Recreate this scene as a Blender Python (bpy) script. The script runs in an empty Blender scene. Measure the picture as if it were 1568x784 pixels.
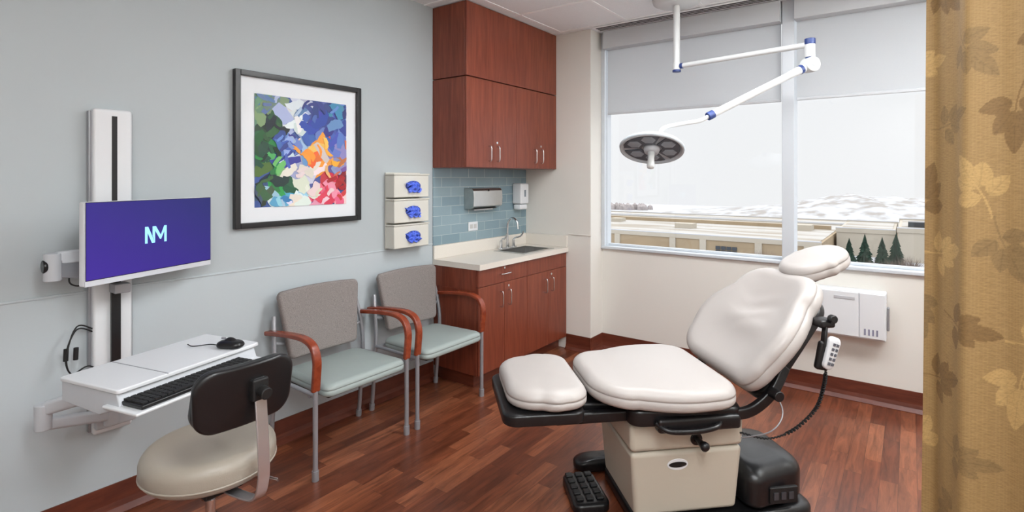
import bpy, math, random
from mathutils import Vector, Matrix, Euler
random.seed(7)
scene = bpy.context.scene
scene.view_settings.view_transform = 'Standard'
scene.view_settings.look = 'None'
scene.view_settings.exposure = 0.15
COL = scene.collection

# ------------------------------------------------------------------ helpers
def lin(c):
    out = []
    for v in c[:3]:
        v = v / 255.0
        out.append(v / 12.92 if v <= 0.04045 else ((v + 0.055) / 1.055) ** 2.4)
    return tuple(out) + (1.0,)

def N(nt, t, **kw):
    n = nt.nodes.new(t)
    for k, v in kw.items():
        setattr(n, k, v)
    return n

def mat(name, col, rough=0.5, metal=0.0, var=0.0, vscale=20, bump=0.0, bscale=200, stretch=None, coat=0.0, emit=0.0, col2=None):
    m = bpy.data.materials.new(name); m.use_nodes = True
    nt = m.node_tree; b = nt.nodes['Principled BSDF']
    b.inputs['Base Color'].default_value = lin(col)
    b.inputs['Roughness'].default_value = rough
    b.inputs['Metallic'].default_value = metal
    b.inputs['Coat Weight'].default_value = coat
    if emit > 0:
        b.inputs['Emission Color'].default_value = lin(col)
        b.inputs['Emission Strength'].default_value = emit
    tc = N(nt, 'ShaderNodeTexCoord')
    mp = N(nt, 'ShaderNodeMapping')
    nt.links.new(tc.outputs['Object'], mp.inputs['Vector'])
    if stretch: mp.inputs['Scale'].default_value = stretch
    if var > 0 or col2:
        nz = N(nt, 'ShaderNodeTexNoise'); nz.inputs['Scale'].default_value = vscale; nz.inputs['Detail'].default_value = 7 if col2 else 5
        nt.links.new(mp.outputs['Vector'], nz.inputs['Vector'])
        r = N(nt, 'ShaderNodeValToRGB')
        c = lin(col)
        r.color_ramp.elements[0].position = 0.3; r.color_ramp.elements[1].position = 0.7
        r.color_ramp.elements[0].color = tuple(x * (1 - var) for x in c[:3]) + (1,)
        r.color_ramp.elements[1].color = tuple(min(1, x * (1 + var)) for x in c[:3]) + (1,)
        if col2:
            r.color_ramp.elements[0].position = 0.40; r.color_ramp.elements[1].position = 0.54
            r.color_ramp.elements[0].color = lin(col2); r.color_ramp.elements[1].color = c
        nt.links.new(nz.outputs['Fac'], r.inputs['Fac'])
        nt.links.new(r.outputs['Color'], b.inputs['Base Color'])
    if bump > 0:
        nb = N(nt, 'ShaderNodeTexNoise'); nb.inputs['Scale'].default_value = bscale; nb.inputs['Detail'].default_value = 3
        nt.links.new(tc.outputs['Object'], nb.inputs['Vector'])
        bp = N(nt, 'ShaderNodeBump'); bp.inputs['Strength'].default_value = bump; bp.inputs['Distance'].default_value = 0.002
        nt.links.new(nb.outputs['Fac'], bp.inputs['Height'])
        nt.links.new(bp.outputs['Normal'], b.inputs['Normal'])
    return m

def empty(name, loc=(0, 0, 0), rz=0.0):
    e = bpy.data.objects.new(name, None)
    e.empty_display_size = 0.1
    e.location = loc; e.rotation_euler = (0, 0, rz)
    COL.objects.link(e)
    return e

def mesh_obj(name, verts, faces, m=None, parent=None, loc=(0, 0, 0), rot=(0, 0, 0), smooth=False, bevel=0.0, seg=2, fix=True):
    me = bpy.data.meshes.new(name)
    me.from_pydata([tuple(v) for v in verts], [], faces)
    if fix:
        import bmesh
        bm = bmesh.new(); bm.from_mesh(me)
        bmesh.ops.recalc_face_normals(bm, faces=bm.faces)
        bm.to_mesh(me); bm.free()
    if smooth:
        for p in me.polygons: p.use_smooth = True
    o = bpy.data.objects.new(name, me)
    if m: me.materials.append(m)
    o.location = loc; o.rotation_euler = rot
    COL.objects.link(o)
    if parent: o.parent = parent
    if bevel > 0:
        md = o.modifiers.new('bev', 'BEVEL'); md.width = bevel; md.segments = seg; md.limit_method = 'ANGLE'
        md.angle_limit = math.radians(35)
        if not smooth:
            for p in me.polygons: p.use_smooth = True
            wn = o.modifiers.new('wn', 'WEIGHTED_NORMAL'); wn.keep_sharp = True
    return o

BF = [(0, 1, 3, 2), (4, 6, 7, 5), (0, 4, 5, 1), (2, 3, 7, 6), (0, 2, 6, 4), (1, 5, 7, 3)]
def box_vf(lo, hi, off=0):
    v = [(x, y, z) for x in (lo[0], hi[0]) for y in (lo[1], hi[1]) for z in (lo[2], hi[2])]
    return v, [tuple(i + off for i in f) for f in BF]

def box(name, lo, hi, m, parent=None, bevel=0.0, loc=(0, 0, 0), rot=(0, 0, 0), seg=2):
    c = [(a + b) / 2 for a, b in zip(lo, hi)]
    l2 = [a - k for a, k in zip(lo, c)]; h2 = [b - k for b, k in zip(hi, c)]
    v, f = box_vf(l2, h2)
    return mesh_obj(name, v, f, m, parent, tuple(a + b for a, b in zip(c, loc)), rot, bevel=bevel, seg=seg)

def boxes(name, lst, m, parent=None, bevel=0.0, loc=(0, 0, 0), rot=(0, 0, 0)):
    V = []; F = []
    for lo, hi in lst:
        v, f = box_vf(lo, hi, len(V)); V += v; F += f
    return mesh_obj(name, V, F, m, parent, loc, rot, bevel=bevel)

def cyl(name, p0, p1, r, m, parent=None, r2=None, n=32, bevel=0.0):
    p0 = Vector(p0); p1 = Vector(p1); d = p1 - p0; L = d.length
    q = d.to_track_quat('Z', 'Y').to_matrix()
    r2 = r if r2 is None else r2
    V = []; F = []
    for k, (z, rr) in enumerate(((0, r), (L, r2))):
        for i in range(n):
            a = 2 * math.pi * i / n
            V.append(p0 + q @ Vector((rr * math.cos(a), rr * math.sin(a), z)))
    for i in range(n):
        j = (i + 1) % n
        F.append((i, j, n + j, n + i))
    F.append(tuple(range(n - 1, -1, -1))); F.append(tuple(range(n, 2 * n)))
    o = mesh_obj(name, V, F, m, parent, bevel=max(bevel, 0.0006))
    return o

def lathe(name, prof, m, parent=None, loc=(0, 0, 0), rot=(0, 0, 0), n=48, smooth=True):
    V = []; F = []
    for r, z in prof:
        for i in range(n):
            a = 2 * math.pi * i / n
            V.append((r * math.cos(a), r * math.sin(a), z))
    for k in range(len(prof) - 1):
        for i in range(n):
            j = (i + 1) % n
            F.append((k * n + i, k * n + j, (k + 1) * n + j, (k + 1) * n + i))
    if prof[0][0] > 1e-4: F.append(tuple(range(n)))
    if prof[-1][0] > 1e-4: F.append(tuple((len(prof) - 1) * n + i for i in range(n)))
    return mesh_obj(name, V, F, m, parent, loc, rot, smooth=smooth)

def catmull(pts, n=8):
    P = [Vector(p) for p in pts]
    P = [2 * P[0] - P[1]] + P + [2 * P[-1] - P[-2]]
    out = []
    for i in range(1, len(P) - 2):
        a, b, c, d = P[i - 1:i + 3]
        for k in range(n):
            t = k / n
            out.append(0.5 * ((2 * b) + (-a + c) * t + (2 * a - 5 * b + 4 * c - d) * t * t + (-a + 3 * b - 3 * c + d) * t ** 3))
    out.append(P[-2])
    return out

def tube(name, pts, r, m, parent=None, smooth=True, n=8):
    if smooth and len(pts) > 2: pts = catmull(pts, n)
    cu = bpy.data.curves.new(name, 'CURVE'); cu.dimensions = '3D'
    s = cu.splines.new('POLY'); s.points.add(len(pts) - 1)
    for p, q in zip(s.points, pts): p.co = (q[0], q[1], q[2], 1)
    cu.bevel_depth = r; cu.bevel_resolution = 5; cu.use_fill_caps = True
    cu.materials.append(m)
    o = bpy.data.objects.new(name, cu); COL.objects.link(o)
    if parent: o.parent = parent
    return o

def strap(name, pts, thick, width, m, parent=None, axis=Vector((0, 1, 0)), bevel=0.006, n=8):
    """rectangular section swept along a path; width along `axis`."""
    P = catmull(pts, n); V = []; F = []
    for i, p in enumerate(P):
        t = (P[min(i + 1, len(P) - 1)] - P[max(i - 1, 0)]).normalized()
        nn = t.cross(axis).normalized()
        for a, b in ((-1, -1), (1, -1), (1, 1), (-1, 1)):
            V.append(p + nn * a * thick / 2 + axis * b * width / 2)
    for i in range(len(P) - 1):
        for k in range(4):
            l = (k + 1) % 4
            F.append((i * 4 + k, i * 4 + l, i * 4 + 4 + l, i * 4 + 4 + k))
    F.append((0, 1, 2, 3)); e = (len(P) - 1) * 4; F.append((e, e + 1, e + 2, e + 3))
    return mesh_obj(name, V, F, m, parent, bevel=bevel, seg=3)

def rrect(x0, x1, w0, w1, r0, r1=None, n=10, bulge=0.0):
    r1 = r0 if r1 is None else r1
    pts = []
    def corner(cx, cy, r, a0):
        for k in range(n + 1):
            a = a0 + (math.pi / 2) * k / n
            pts.append((cx + r * math.cos(a), cy + r * math.sin(a)))
    corner(x1 - r1, w1 - r1, r1, 0)
    for k in range(1, 6):
        t = k / 6; pts.append((x1 - r1 + (x0 + r0 - x1 + r1) * t, w1 + (w0 - w1) * t + bulge * math.sin(math.pi * t)))
    corner(x0 + r0, w0 - r0, r0, math.pi / 2)
    for k in range(1, 6):
        t = k / 6; pts.append((x0, (w0 - r0) * (1 - 2 * t)))
    corner(x0 + r0, -w0 + r0, r0, math.pi)
    for k in range(1, 6):
        t = k / 6; pts.append((x0 + r0 + (x1 - r1 - x0 - r0) * t, -(w0 + (w1 - w0) * t + bulge * math.sin(math.pi * t))))
    corner(x1 - r1, -w1 + r1, r1, 3 * math.pi / 2)
    for k in range(1, 6):
        t = k / 6; pts.append((x1, -(w1 - r1) * (1 - 2 * t)))
    return pts

def cushion(name, outline, thick, r, dome, m, parent=None, loc=(0, 0, 0), rot=(0, 0, 0), warp=None, rb=None, seam=False):
    n = len(outline)
    cx = sum(p[0] for p in outline) / n; cy = sum(p[1] for p in outline) / n
    ext = min(max(p[0] for p in outline) - min(p[0] for p in outline), max(p[1] for p in outline) - min(p[1] for p in outline)) / 2
    rb = r * 0.6 if rb is None else rb
    rings = []
    rings.append((0.0, -thick / 2))
    for s in (0.3, 0.6, 0.85): rings.append((s * (1 - rb / ext), -thick / 2))
    for k in range(0, 7):
        a = math.pi / 2 * k / 6
        rings.append((1 - rb / ext * (1 - math.sin(a)), -thick / 2 + rb * (1 - math.cos(a))))
    if seam:   # stitched seam groove where the side panel meets the top panel
        zs = thick / 2 - r - 0.002
        rings += [(1.0, zs - 0.003), (1 - 0.0028 / ext, zs - 0.0008), (1 - 0.0028 / ext, zs + 0.0004)]
    for k in range(0, 9):
        a = math.pi / 2 * k / 8
        rings.append((1 - r / ext * (1 - math.cos(a)), thick / 2 - r + r * math.sin(a)))
    s0 = 1 - r / ext
    for k in range(1, 14):
        s = s0 * (1 - k / 13)
        rings.append((s, thick / 2 + dome * (1 - (s / s0) ** 2)))
    V = []; F = []
    for s, z in rings:
        for x, y in outline:
            p = Vector((cx + (x - cx) * s, cy + (y - cy) * s, z))
            if warp: p = warp(p)
            V.append(p)
    for k in range(len(rings) - 1):
        for i in range(n):
            j = (i + 1) % n
            F.append((k * n + i, k * n + j, (k + 1) * n + j, (k + 1) * n + i))
    import bmesh
    o = mesh_obj(name, V, F, m, parent, loc, rot, smooth=True, fix=False)
    bm = bmesh.new(); bm.from_mesh(o.data)
    bmesh.ops.remove_doubles(bm, verts=bm.verts, dist=1e-5)
    bmesh.ops.recalc_face_normals(bm, faces=bm.faces)
    for f in bm.faces: f.smooth = True
    bm.to_mesh(o.data); bm.free()
    return o

# ------------------------------------------------------------------ materials
M_wallL = mat('paint_sage_grey', (178, 186, 189), 0.6, bump=0.03, bscale=400)
M_wains = mat('wall_protection_sheet', (187, 196, 200), 0.45, bump=0.03, bscale=400)
M_cream = mat('paint_cream', (224, 221, 214), 0.6, bump=0.03, bscale=400)
M_ceil = mat('ceiling_tile', (243, 246, 248), 0.9, var=0.03, vscale=150)
M_tbar = mat('ceiling_tbar', (250, 251, 252), 0.5)
M_white = mat('white_plastic', (222, 225, 228), 0.35)
M_offw = mat('cream_plastic', (214, 212, 202), 0.4)
M_black = mat('black_plastic', (20, 20, 22), 0.32, bump=0.05)
M_blackm = mat('black_matte', (14, 14, 15), 0.6)
M_chrome = mat('chrome', (215, 217, 220), 0.15, 1.0)
M_satin = mat('satin_chrome', (205, 205, 208), 0.3, 0.85)
M_steel = mat('brushed_steel', (200, 200, 198), 0.3, 1.0, var=0.08, stretch=(1, 40, 1))
M_silver = mat('silver_paint', (160, 162, 167), 0.35, 0.5)
M_greyw = mat('light_grey_plastic', (192, 196, 201), 0.4)
M_alu = mat('window_aluminium', (205, 211, 217), 0.35, 0.1)
M_vinyl = mat('ivory_vinyl', (178, 172, 168), 0.42, bump=0.15, bscale=350)
M_stoolv = mat('beige_vinyl', (154, 146, 134), 0.42, bump=0.12, bscale=350)
M_sage = mat('sage_vinyl', (152, 163, 160), 0.45, bump=0.1, bscale=350)
M_tweed = mat('grey_tweed', (134, 127, 124), 0.95, var=0.38, vscale=340, bump=0.5, bscale=600)
M_beigep = mat('beige_plastic', (186, 179, 164), 0.45)
M_counter = mat('solid_surface', (224, 218, 208), 0.3, var=0.03, vscale=200)
M_blue = mat('blue_collar', (44, 64, 122), 0.4)
M_lite = mat('light_head_white', (216, 219, 219), 0.35)
M_glove = mat('nitrile_glove_blue', (84, 112, 222), 0.5, var=0.3, vscale=60)
M_fascia = mat('shade_fascia', (202, 206, 210), 0.5)

def shade_mat():
    m = bpy.data.materials.new('shade_fabric'); m.use_nodes = True
    nt = m.node_tree; nt.nodes.remove(nt.nodes['Principled BSDF']); out = nt.nodes['Material Output']
    tc = N(nt, 'ShaderNodeTexCoord')
    nz = N(nt, 'ShaderNodeTexNoise'); nz.inputs['Scale'].default_value = 600
    nt.links.new(tc.outputs['Object'], nz.inputs[0])
    r = N(nt, 'ShaderNodeValToRGB'); r.color_ramp.elements[0].color = lin((214, 217, 220)); r.color_ramp.elements[1].color = lin((228, 231, 233))
    nt.links.new(nz.outputs['Fac'], r.inputs[0])
    d = N(nt, 'ShaderNodeBsdfDiffuse'); t = N(nt, 'ShaderNodeBsdfTranslucent'); t.inputs['Color'].default_value = lin((222, 224, 226))
    nt.links.new(r.outputs[0], d.inputs['Color'])
    ms = N(nt, 'ShaderNodeMixShader'); ms.inputs[0].default_value = 0.44
    nt.links.new(d.outputs[0], ms.inputs[1]); nt.links.new(t.outputs[0], ms.inputs[2]); nt.links.new(ms.outputs[0], out.inputs[0])
    return m
M_shade = shade_mat()

def wood(name, c1, c2, stretch, rough=0.35, scale=6.0):
    m = bpy.data.materials.new(name); m.use_nodes = True
    nt = m.node_tree; b = nt.nodes['Principled BSDF']
    tc = N(nt, 'ShaderNodeTexCoord'); mp = N(nt, 'ShaderNodeMapping'); mp.inputs['Scale'].default_value = stretch
    nt.links.new(tc.outputs['Object'], mp.inputs['Vector'])
    nz = N(nt, 'ShaderNodeTexNoise'); nz.inputs['Scale'].default_value = scale; nz.inputs['Detail'].default_value = 8; nz.inputs['Distortion'].default_value = 0.6
    nt.links.new(mp.outputs['Vector'], nz.inputs['Vector'])
    r = N(nt, 'ShaderNodeValToRGB'); r.color_ramp.elements[0].position = 0.3; r.color_ramp.elements[1].position = 0.72
    r.color_ramp.elements[0].color = lin(c1); r.color_ramp.elements[1].color = lin(c2)
    nt.links.new(nz.outputs['Fac'], r.inputs['Fac']); nt.links.new(r.outputs['Color'], b.inputs['Base Color'])
    b.inputs['Roughness'].default_value = rough
    return m
M_cab = wood('cherry_laminate', (106, 46, 30), (134, 68, 46), (14, 14, 1.0), 0.36, 3.0)
M_arm = wood('cherry_arm', (120, 47, 26), (146, 67, 40), (3, 12, 12), 0.25, 3.0)
M_base = wood('baseboard_cherry', (82, 37, 25), (110, 55, 38), (2, 2, 12), 0.35, 3.0)

# floor
m = bpy.data.materials.new('cherry_strip_floor'); m.use_nodes = True; M_floor = m
nt = m.node_tree; b = nt.nodes['Principled BSDF']
tc = N(nt, 'ShaderNodeTexCoord'); sp = N(nt, 'ShaderNodeSeparateXYZ'); cb = N(nt, 'ShaderNodeCombineXYZ')
nt.links.new(tc.outputs['Object'], sp.inputs[0])
nt.links.new(sp.outputs['Y'], cb.inputs['X']); nt.links.new(sp.outputs['X'], cb.inputs['Y'])
br = N(nt, 'ShaderNodeTexBrick'); br.offset = 0.37; br.offset_frequency = 2; br.squash = 1
br.inputs['Scale'].default_value = 1.0; br.inputs['Mortar Size'].default_value = 0.0007
br.inputs['Brick Width'].default_value = 0.52; br.inputs['Row Height'].default_value = 0.075
br.inputs['Color1'].default_value = (0, 0, 0, 1); br.inputs['Color2'].default_value = (1, 1, 1, 1); br.inputs['Mortar'].default_value = (0.0, 0, 0, 1)
br.inputs['Bias'].default_value = 0.0
nt.links.new(cb.outputs[0], br.inputs['Vector'])
r1 = N(nt, 'ShaderNodeValToRGB'); e = r1.color_ramp.elements
e[0].position = 0.0; e[0].color = lin((102, 54, 36)); e[1].position = 1.0; e[1].color = lin((150, 92, 64))
k = e.new(0.5); k.color = lin((124, 69, 46))
nt.links.new(br.outputs['Color'], r1.inputs['Fac'])
mp = N(nt, 'ShaderNodeMapping'); mp.inputs['Scale'].default_value = (22, 2.2, 1)
nt.links.new(tc.outputs['Object'], mp.inputs['Vector'])
va = N(nt, 'ShaderNodeVectorMath', operation='ADD')
sc = N(nt, 'ShaderNodeVectorMath', operation='SCALE'); sc.inputs['Scale'].default_value = 13.0
nt.links.new(br.outputs['Color'], sc.inputs[0]); nt.links.new(mp.outputs[0], va.inputs[0]); nt.links.new(sc.outputs[0], va.inputs[1])
nz = N(nt, 'ShaderNodeTexNoise'); nz.inputs['Scale'].default_value = 1.6; nz.inputs['Detail'].default_value = 9; nz.inputs['Roughness'].default_value = 0.65; nz.inputs['Distortion'].default_value = 0.8
nt.links.new(va.outputs[0], nz.inputs['Vector'])
r2 = N(nt, 'ShaderNodeValToRGB'); e = r2.color_ramp.elements
e[0].position = 0.32; e[0].color = (0.44, 0.40, 0.38, 1); e[1].position = 0.66; e[1].color = (1.18, 1.15, 1.10, 1)
nt.links.new(nz.outputs['Fac'], r2.inputs['Fac'])
mx = N(nt, 'ShaderNodeMix', data_type='RGBA', blend_type='MULTIPLY'); mx.inputs[0].default_value = 1.0
nt.links.new(r1.outputs['Color'], mx.inputs[6]); nt.links.new(r2.outputs['Color'], mx.inputs[7])
mm = N(nt, 'ShaderNodeMix', data_type='RGBA'); nt.links.new(br.outputs['Fac'], mm.inputs[0])
nt.links.new(mx.outputs[2], mm.inputs[6]); mm.inputs[7].default_value = lin((58, 28, 19))
nt.links.new(mm.outputs[2], b.inputs['Base Color'])
b.inputs['Roughness'].default_value = 0.30

# tile
m = bpy.data.materials.new('glass_subway_tile'); m.use_nodes = True; M_tile = m
nt = m.node_tree; b = nt.nodes['Principled BSDF']
tc = N(nt, 'ShaderNodeTexCoord'); sp = N(nt, 'ShaderNodeSeparateXYZ'); cb = N(nt, 'ShaderNodeCombineXYZ')
nt.links.new(tc.outputs['Object'], sp.inputs[0])
nt.links.new(sp.outputs['Y'], cb.inputs['X']); nt.links.new(sp.outputs['Z'], cb.inputs['Y'])
br = N(nt, 'ShaderNodeTexBrick'); br.offset = 0.5
br.inputs['Scale'].default_value = 1.0; br.inputs['Mortar Size'].default_value = 0.002; br.inputs['Brick Width'].default_value = 0.205; br.inputs['Row Height'].default_value = 0.073
br.inputs['Color1'].default_value = lin((120, 144, 154)); br.inputs['Color2'].default_value = lin((136, 158, 166)); br.inputs['Mortar'].default_value = lin((178, 192, 196))
nt.links.new(cb.outputs[0], br.inputs['Vector']); nt.links.new(br.outputs['Color'], b.inputs['Base Color'])
bp = N(nt, 'ShaderNodeBump'); bp.invert = True; bp.inputs['Strength'].default_value = 0.5; bp.inputs['Distance'].default_value = 0.002
nt.links.new(br.outputs['Fac'], bp.inputs['Height']); nt.links.new(bp.outputs[0], b.inputs['Normal'])
b.inputs['Roughness'].default_value = 0.12

# glass pane
m = bpy.data.materials.new('window_glass'); m.use_nodes = True; M_glass = m
nt = m.node_tree; nt.nodes.remove(nt.nodes['Principled BSDF']); out = nt.nodes['Material Output']
tr = N(nt, 'ShaderNodeBsdfTransparent'); gl = N(nt, 'ShaderNodeBsdfGlossy'); gl.inputs['Roughness'].default_value = 0.02
ms = N(nt, 'ShaderNodeMixShader'); ms.inputs[0].default_value = 0.03
nt.links.new(tr.outputs[0], ms.inputs[1]); nt.links.new(gl.outputs[0], ms.inputs[2]); nt.links.new(ms.outputs[0], out.inputs[0])

def attr_mat(name, rough=0.6, weave=False):
    m = bpy.data.materials.new(name); m.use_nodes = True
    nt = m.node_tree; b = nt.nodes['Principled BSDF']
    a = N(nt, 'ShaderNodeAttribute'); a.attribute_name = 'Col'
    b.inputs['Roughness'].default_value = rough
    if weave:
        tc = N(nt, 'ShaderNodeTexCoord'); mp = N(nt, 'ShaderNodeMapping'); mp.inputs['Scale'].default_value = (70, 70, 420)
        nt.links.new(tc.outputs['Object'], mp.inputs[0])
        nz = N(nt, 'ShaderNodeTexNoise'); nz.inputs['Scale'].default_value = 1.0; nz.inputs['Detail'].default_value = 3
        nt.links.new(mp.outputs[0], nz.inputs[0])
        r = N(nt, 'ShaderNodeValToRGB'); r.color_ramp.elements[0].position = 0.3; r.color_ramp.elements[1].position = 0.7
        r.color_ramp.elements[0].color = (0.82, 0.80, 0.77, 1); r.color_ramp.elements[1].color = (1.08, 1.08, 1.08, 1)
        nt.links.new(nz.outputs['Fac'], r.inputs[0])
        mx = N(nt, 'ShaderNodeMix', data_type='RGBA', blend_type='MULTIPLY'); mx.inputs[0].default_value = 1
        nt.links.new(a.outputs['Color'], mx.inputs[6]); nt.links.new(r.outputs[0], mx.inputs[7])
        nt.links.new(mx.outputs[2], b.inputs['Base Color'])
    else:
        nt.links.new(a.outputs['Color'], b.inputs['Base Color'])
    return m

# ------------------------------------------------------------------ room shell
H = 2.77; YB = 4.30; XR = 4.3; YR = -1.6
box('floor', (-0.15, YR - 0.15, -0.1), (XR + 0.15, YB + 0.15, 0), M_floor)
box('ceiling', (-0.15, YR - 0.15, H), (XR + 0.15, YB + 0.15, H + 0.1), M_ceil)
box('wall_left', (-0.15, YR, 0), (0, YB + 0.15, H), M_wallL)
box('wall_right', (XR, YR, 0), (XR + 0.15, YB + 0.15, H), M_cream)
box('wall_rear', (-0.15, YR - 0.15, 0), (XR + 0.15, YR, H), M_cream)
box('wall_column', (0, 4.09, 0), (0.68, YB + 0.15, H), M_cream, bevel=0.004)
box('wall_window_lower', (0.68, YB, 0), (XR, YB + 0.15, 0.875), M_cream)
box('wall_window_right', (3.62, YB, 0.875), (XR, YB + 0.15, H), M_cream)
box('trim_wainscot', (0, YR, 0.1), (0.004, 2.875, 1.005), M_wains)
box('trim_chair_rail', (0, YR, 1.0), (0.008, 2.875, 1.010), M_wains, bevel=0.002)
box('trim_column_rail', (0.47, 4.084, 1.0), (0.686, 4.09, 1.010), M_cream, bevel=0.002)

def baseboard(name, p0, p1, nrm):
    prof = [(0, 0.13), (0.006, 0.13), (0.008, 0.05), (0.014, 0.025), (0.035, 0.004), (0.035, 0.0), (0, 0)]
    V = []; F = []
    for p in (p0, p1):
        for d, z in prof: V.append((p[0] + nrm[0] * d, p[1] + nrm[1] * d, z))
    n = len(prof)
    for i in range(n):
        j = (i + 1) % n; F.append((i, j, n + j, n + i))
    F.append(tuple(range(n))); F.append(tuple(range(n, 2 * n)))
    mesh_obj(name, V, F, M_base)
baseboard('baseboard_left', (0.004, YR), (0.004, 2.878), (1, 0))
baseboard('baseboard_column', (0.44, 4.09), (0.69, 4.09), (0, -1))
baseboard('baseboard_column_return', (0.68, 4.07), (0.68, YB), (1, 0))
baseboard('baseboard_window', (0.68, YB), (XR, YB), (0, -1))
baseboard('baseboard_right', (XR, YR), (XR, YB), (-1, 0))

lst = []
x = 0.42
while x < XR: lst.append(((x - 0.012, YR, H - 0.004), (x + 0.012, YB, H))); x += 0.61
y = 4.02
while y > YR: lst.append(((0, y - 0.012, H - 0.0045), (XR, y + 0.012, H))); y -= 0.61
boxes('trim_ceiling_grid', lst, M_tbar)
d = empty('linear_air_diffuser', (0, 0, 0))
box('frame', (0.72, 4.05, H - 0.012), (3.6, 4.17, H - 0.004), M_tbar, d)
boxes('slots', [((0.74, 4.065, H - 0.014), (3.58, 4.085, H - 0.0121)), ((0.74, 4.10, H - 0.014), (3.58, 4.12, H - 0.0121)), ((0.74, 4.135, H - 0.014), (3.58, 4.152, H - 0.0121))], M_blackm, d)

# ------------------------------------------------------------------ windows
def window(name, x0, x1):
    w = empty(name)
    f = 0.04
    boxes('frame', [((x0, YB + 0.02, 0.9), (x0 + f, YB + 0.10, H)), ((x1 - f, YB + 0.02, 0.9), (x1, YB + 0.10, H)),
                    ((x0 + f, YB + 0.05, 0.9), (x1 - f, YB + 0.10, 0.918)), ((x0 + f, YB + 0.02, H - 0.05), (x1 - f, YB + 0.10, H))], M_alu, w, bevel=0.003)
    box('glass', (x0 + f, YB + 0.065, 0.918), (x1 - f, YB + 0.071, H - 0.05), M_glass, w)
window('window_1', 0.68, 2.17)
window('window_2', 2.17, 3.62)
box('trim_window_sill', (0.68, YB - 0.025, 0.876), (3.63, YB + 0.15, 0.9), M_alu, bevel=0.004)
box('trim_mullion', (2.13, YB - 0.035, 0.9), (2.21, YB + 0.02, H), M_alu, bevel=0.004)
box('trim_window_jamb', (0.68, YB - 0.02, 0.9), (0.715, YB + 0.02, H), M_alu, bevel=0.004)
def shade(x0, x1):
    s = empty('roller_shade')
    box('fabric', (x0, YB + 0.0, 2.07), (x1, YB + 0.001, 2.66), M_shade, s)
    box('hem_bar', (x0, YB - 0.006, 2.05), (x1, YB + 0.009, 2.072), M_fascia, s, bevel=0.005)
    box('fascia', (x0 - 0.005, YB - 0.09, 2.615), (x1 + 0.005, YB + 0.012, H - 0.005), M_fascia, s, bevel=0.004)
shade(0.735, 2.12); shade(2.22, 3.6)

# ------------------------------------------------------------------ cabinets
Y0, Y1 = 2.878, 4.088
G = 0.002
u = empty('wall_cabinet')
box('carcass_lower', (G, Y0, 1.574), (0.316, Y1, 2.225), M_cab, u, bevel=0.002)
box('carcass_upper', (G, Y0, 2.232), (0.316, Y1, H - 0.006), M_cab, u, bevel=0.002)
dw = (Y1 - Y0) / 4
for i in range(4):
    box('door_%d' % (i + 1), (0.317, Y0 + i * dw + 0.0015, 1.576), (0.337, Y0 + (i + 1) * dw - 0.0015, 2.225), M_cab, u, bevel=0.002)
box('upper_panel', (0.317, Y0 + 0.001, 2.233), (0.337, Y1 - 0.001, H - 0.006), M_cab, u, bevel=0.002)
def pull(name, x, y, z0, z1, par):
    tube(name, [(x, y, z0), (x + 0.025, y, z0 + 0.003), (x + 0.028, y, (z0 + z1) / 2), (x + 0.025, y, z1 - 0.003), (x, y, z1)], 0.0045, M_chrome, par, n=5)
for i, yy in enumerate((Y0 + dw - 0.05, Y0 + dw + 0.05, Y0 + 3 * dw - 0.05, Y0 + 3 * dw + 0.05)):
    pull('pull_%d' % (i + 1), 0.337, yy, 1.625, 1.735, u)
    if i in (1, 3):
        cyl('lock_%d' % i, (0.337, yy + 0.0, 1.765), (0.341, yy, 1.765), 0.01, M_chrome, u, n=20)

bc = empty('base_cabinet')
box('carcass', (G, Y0 + 0.01, 0.10), (0.42, Y1, 0.70), M_cab, bc, bevel=0.002)
boxes('carcass_upper_rim', [((G, Y0 + 0.01, 0.70), (0.42, Y0 + 0.03, 0.85)), ((0.40, Y0 + 0.03, 0.70), (0.42, Y1, 0.85))], M_cab, bc)
box('toe_kick', (G, Y0 + 0.05, 0.0), (0.36, Y1, 0.10), M_base, bc)
hw = (Y1 - Y0 - 0.01) / 2
YA = Y0 + 0.01
for i in range(2):
    box('drawer_%d' % (i + 1), (0.421, YA + i * hw + 0.0015, 0.725), (0.441, YA + (i + 1) * hw - 0.0015, 0.845), M_cab, bc, bevel=0.002)
for i in range(4):
    box('door_%d' % (i + 1), (0.421, YA + i * hw / 2 + 0.0015, 0.105), (0.441, YA + (i + 1) * hw / 2 - 0.0015, 0.722), M_cab, bc, bevel=0.002)
for i, yy in enumerate((YA + hw / 2 - 0.05, YA + hw / 2 + 0.05, YA + 1.5 * hw - 0.05, YA + 1.5 * hw + 0.05)):
    pull('pull_%d' % (i + 1), 0.441, yy, 0.55, 0.66, bc)
tube('drawer_pull', [(0.441, YA + hw / 2 - 0.055, 0.79), (0.466, YA + hw / 2 - 0.05, 0.79), (0.469, YA + hw / 2, 0.79), (0.466, YA + hw / 2 + 0.05, 0.79), (0.441, YA + hw / 2 + 0.055, 0.79)], 0.0045, M_chrome, bc, n=5)
for i, (yy, zz) in enumerate(((YA + hw / 2, 0.83), (YA + hw / 2 + 0.05, 0.69), (YA + 1.5 * hw + 0.05, 0.69))):
    cyl('lock_%d' % i, (0.441, yy, zz), (0.445, yy, zz), 0.009, M_chrome, bc, n=20)
SX0, SX1, SY0, SY1 = 0.11, 0.40, 3.50, 3.92
boxes('countertop', [((G, Y0, 0.85), (0.462, SY0, 0.89)), ((G, SY1, 0.85), (0.462, Y1, 0.89)), ((G, SY0, 0.85), (SX0, SY1, 0.89)), ((SX1, SY0, 0.85), (0.462, SY1, 0.89))], M_counter, bc)
box('splash_back', (G, Y0, 0.89), (0.02, Y1, 0.99), M_counter, bc, bevel=0.003)
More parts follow.
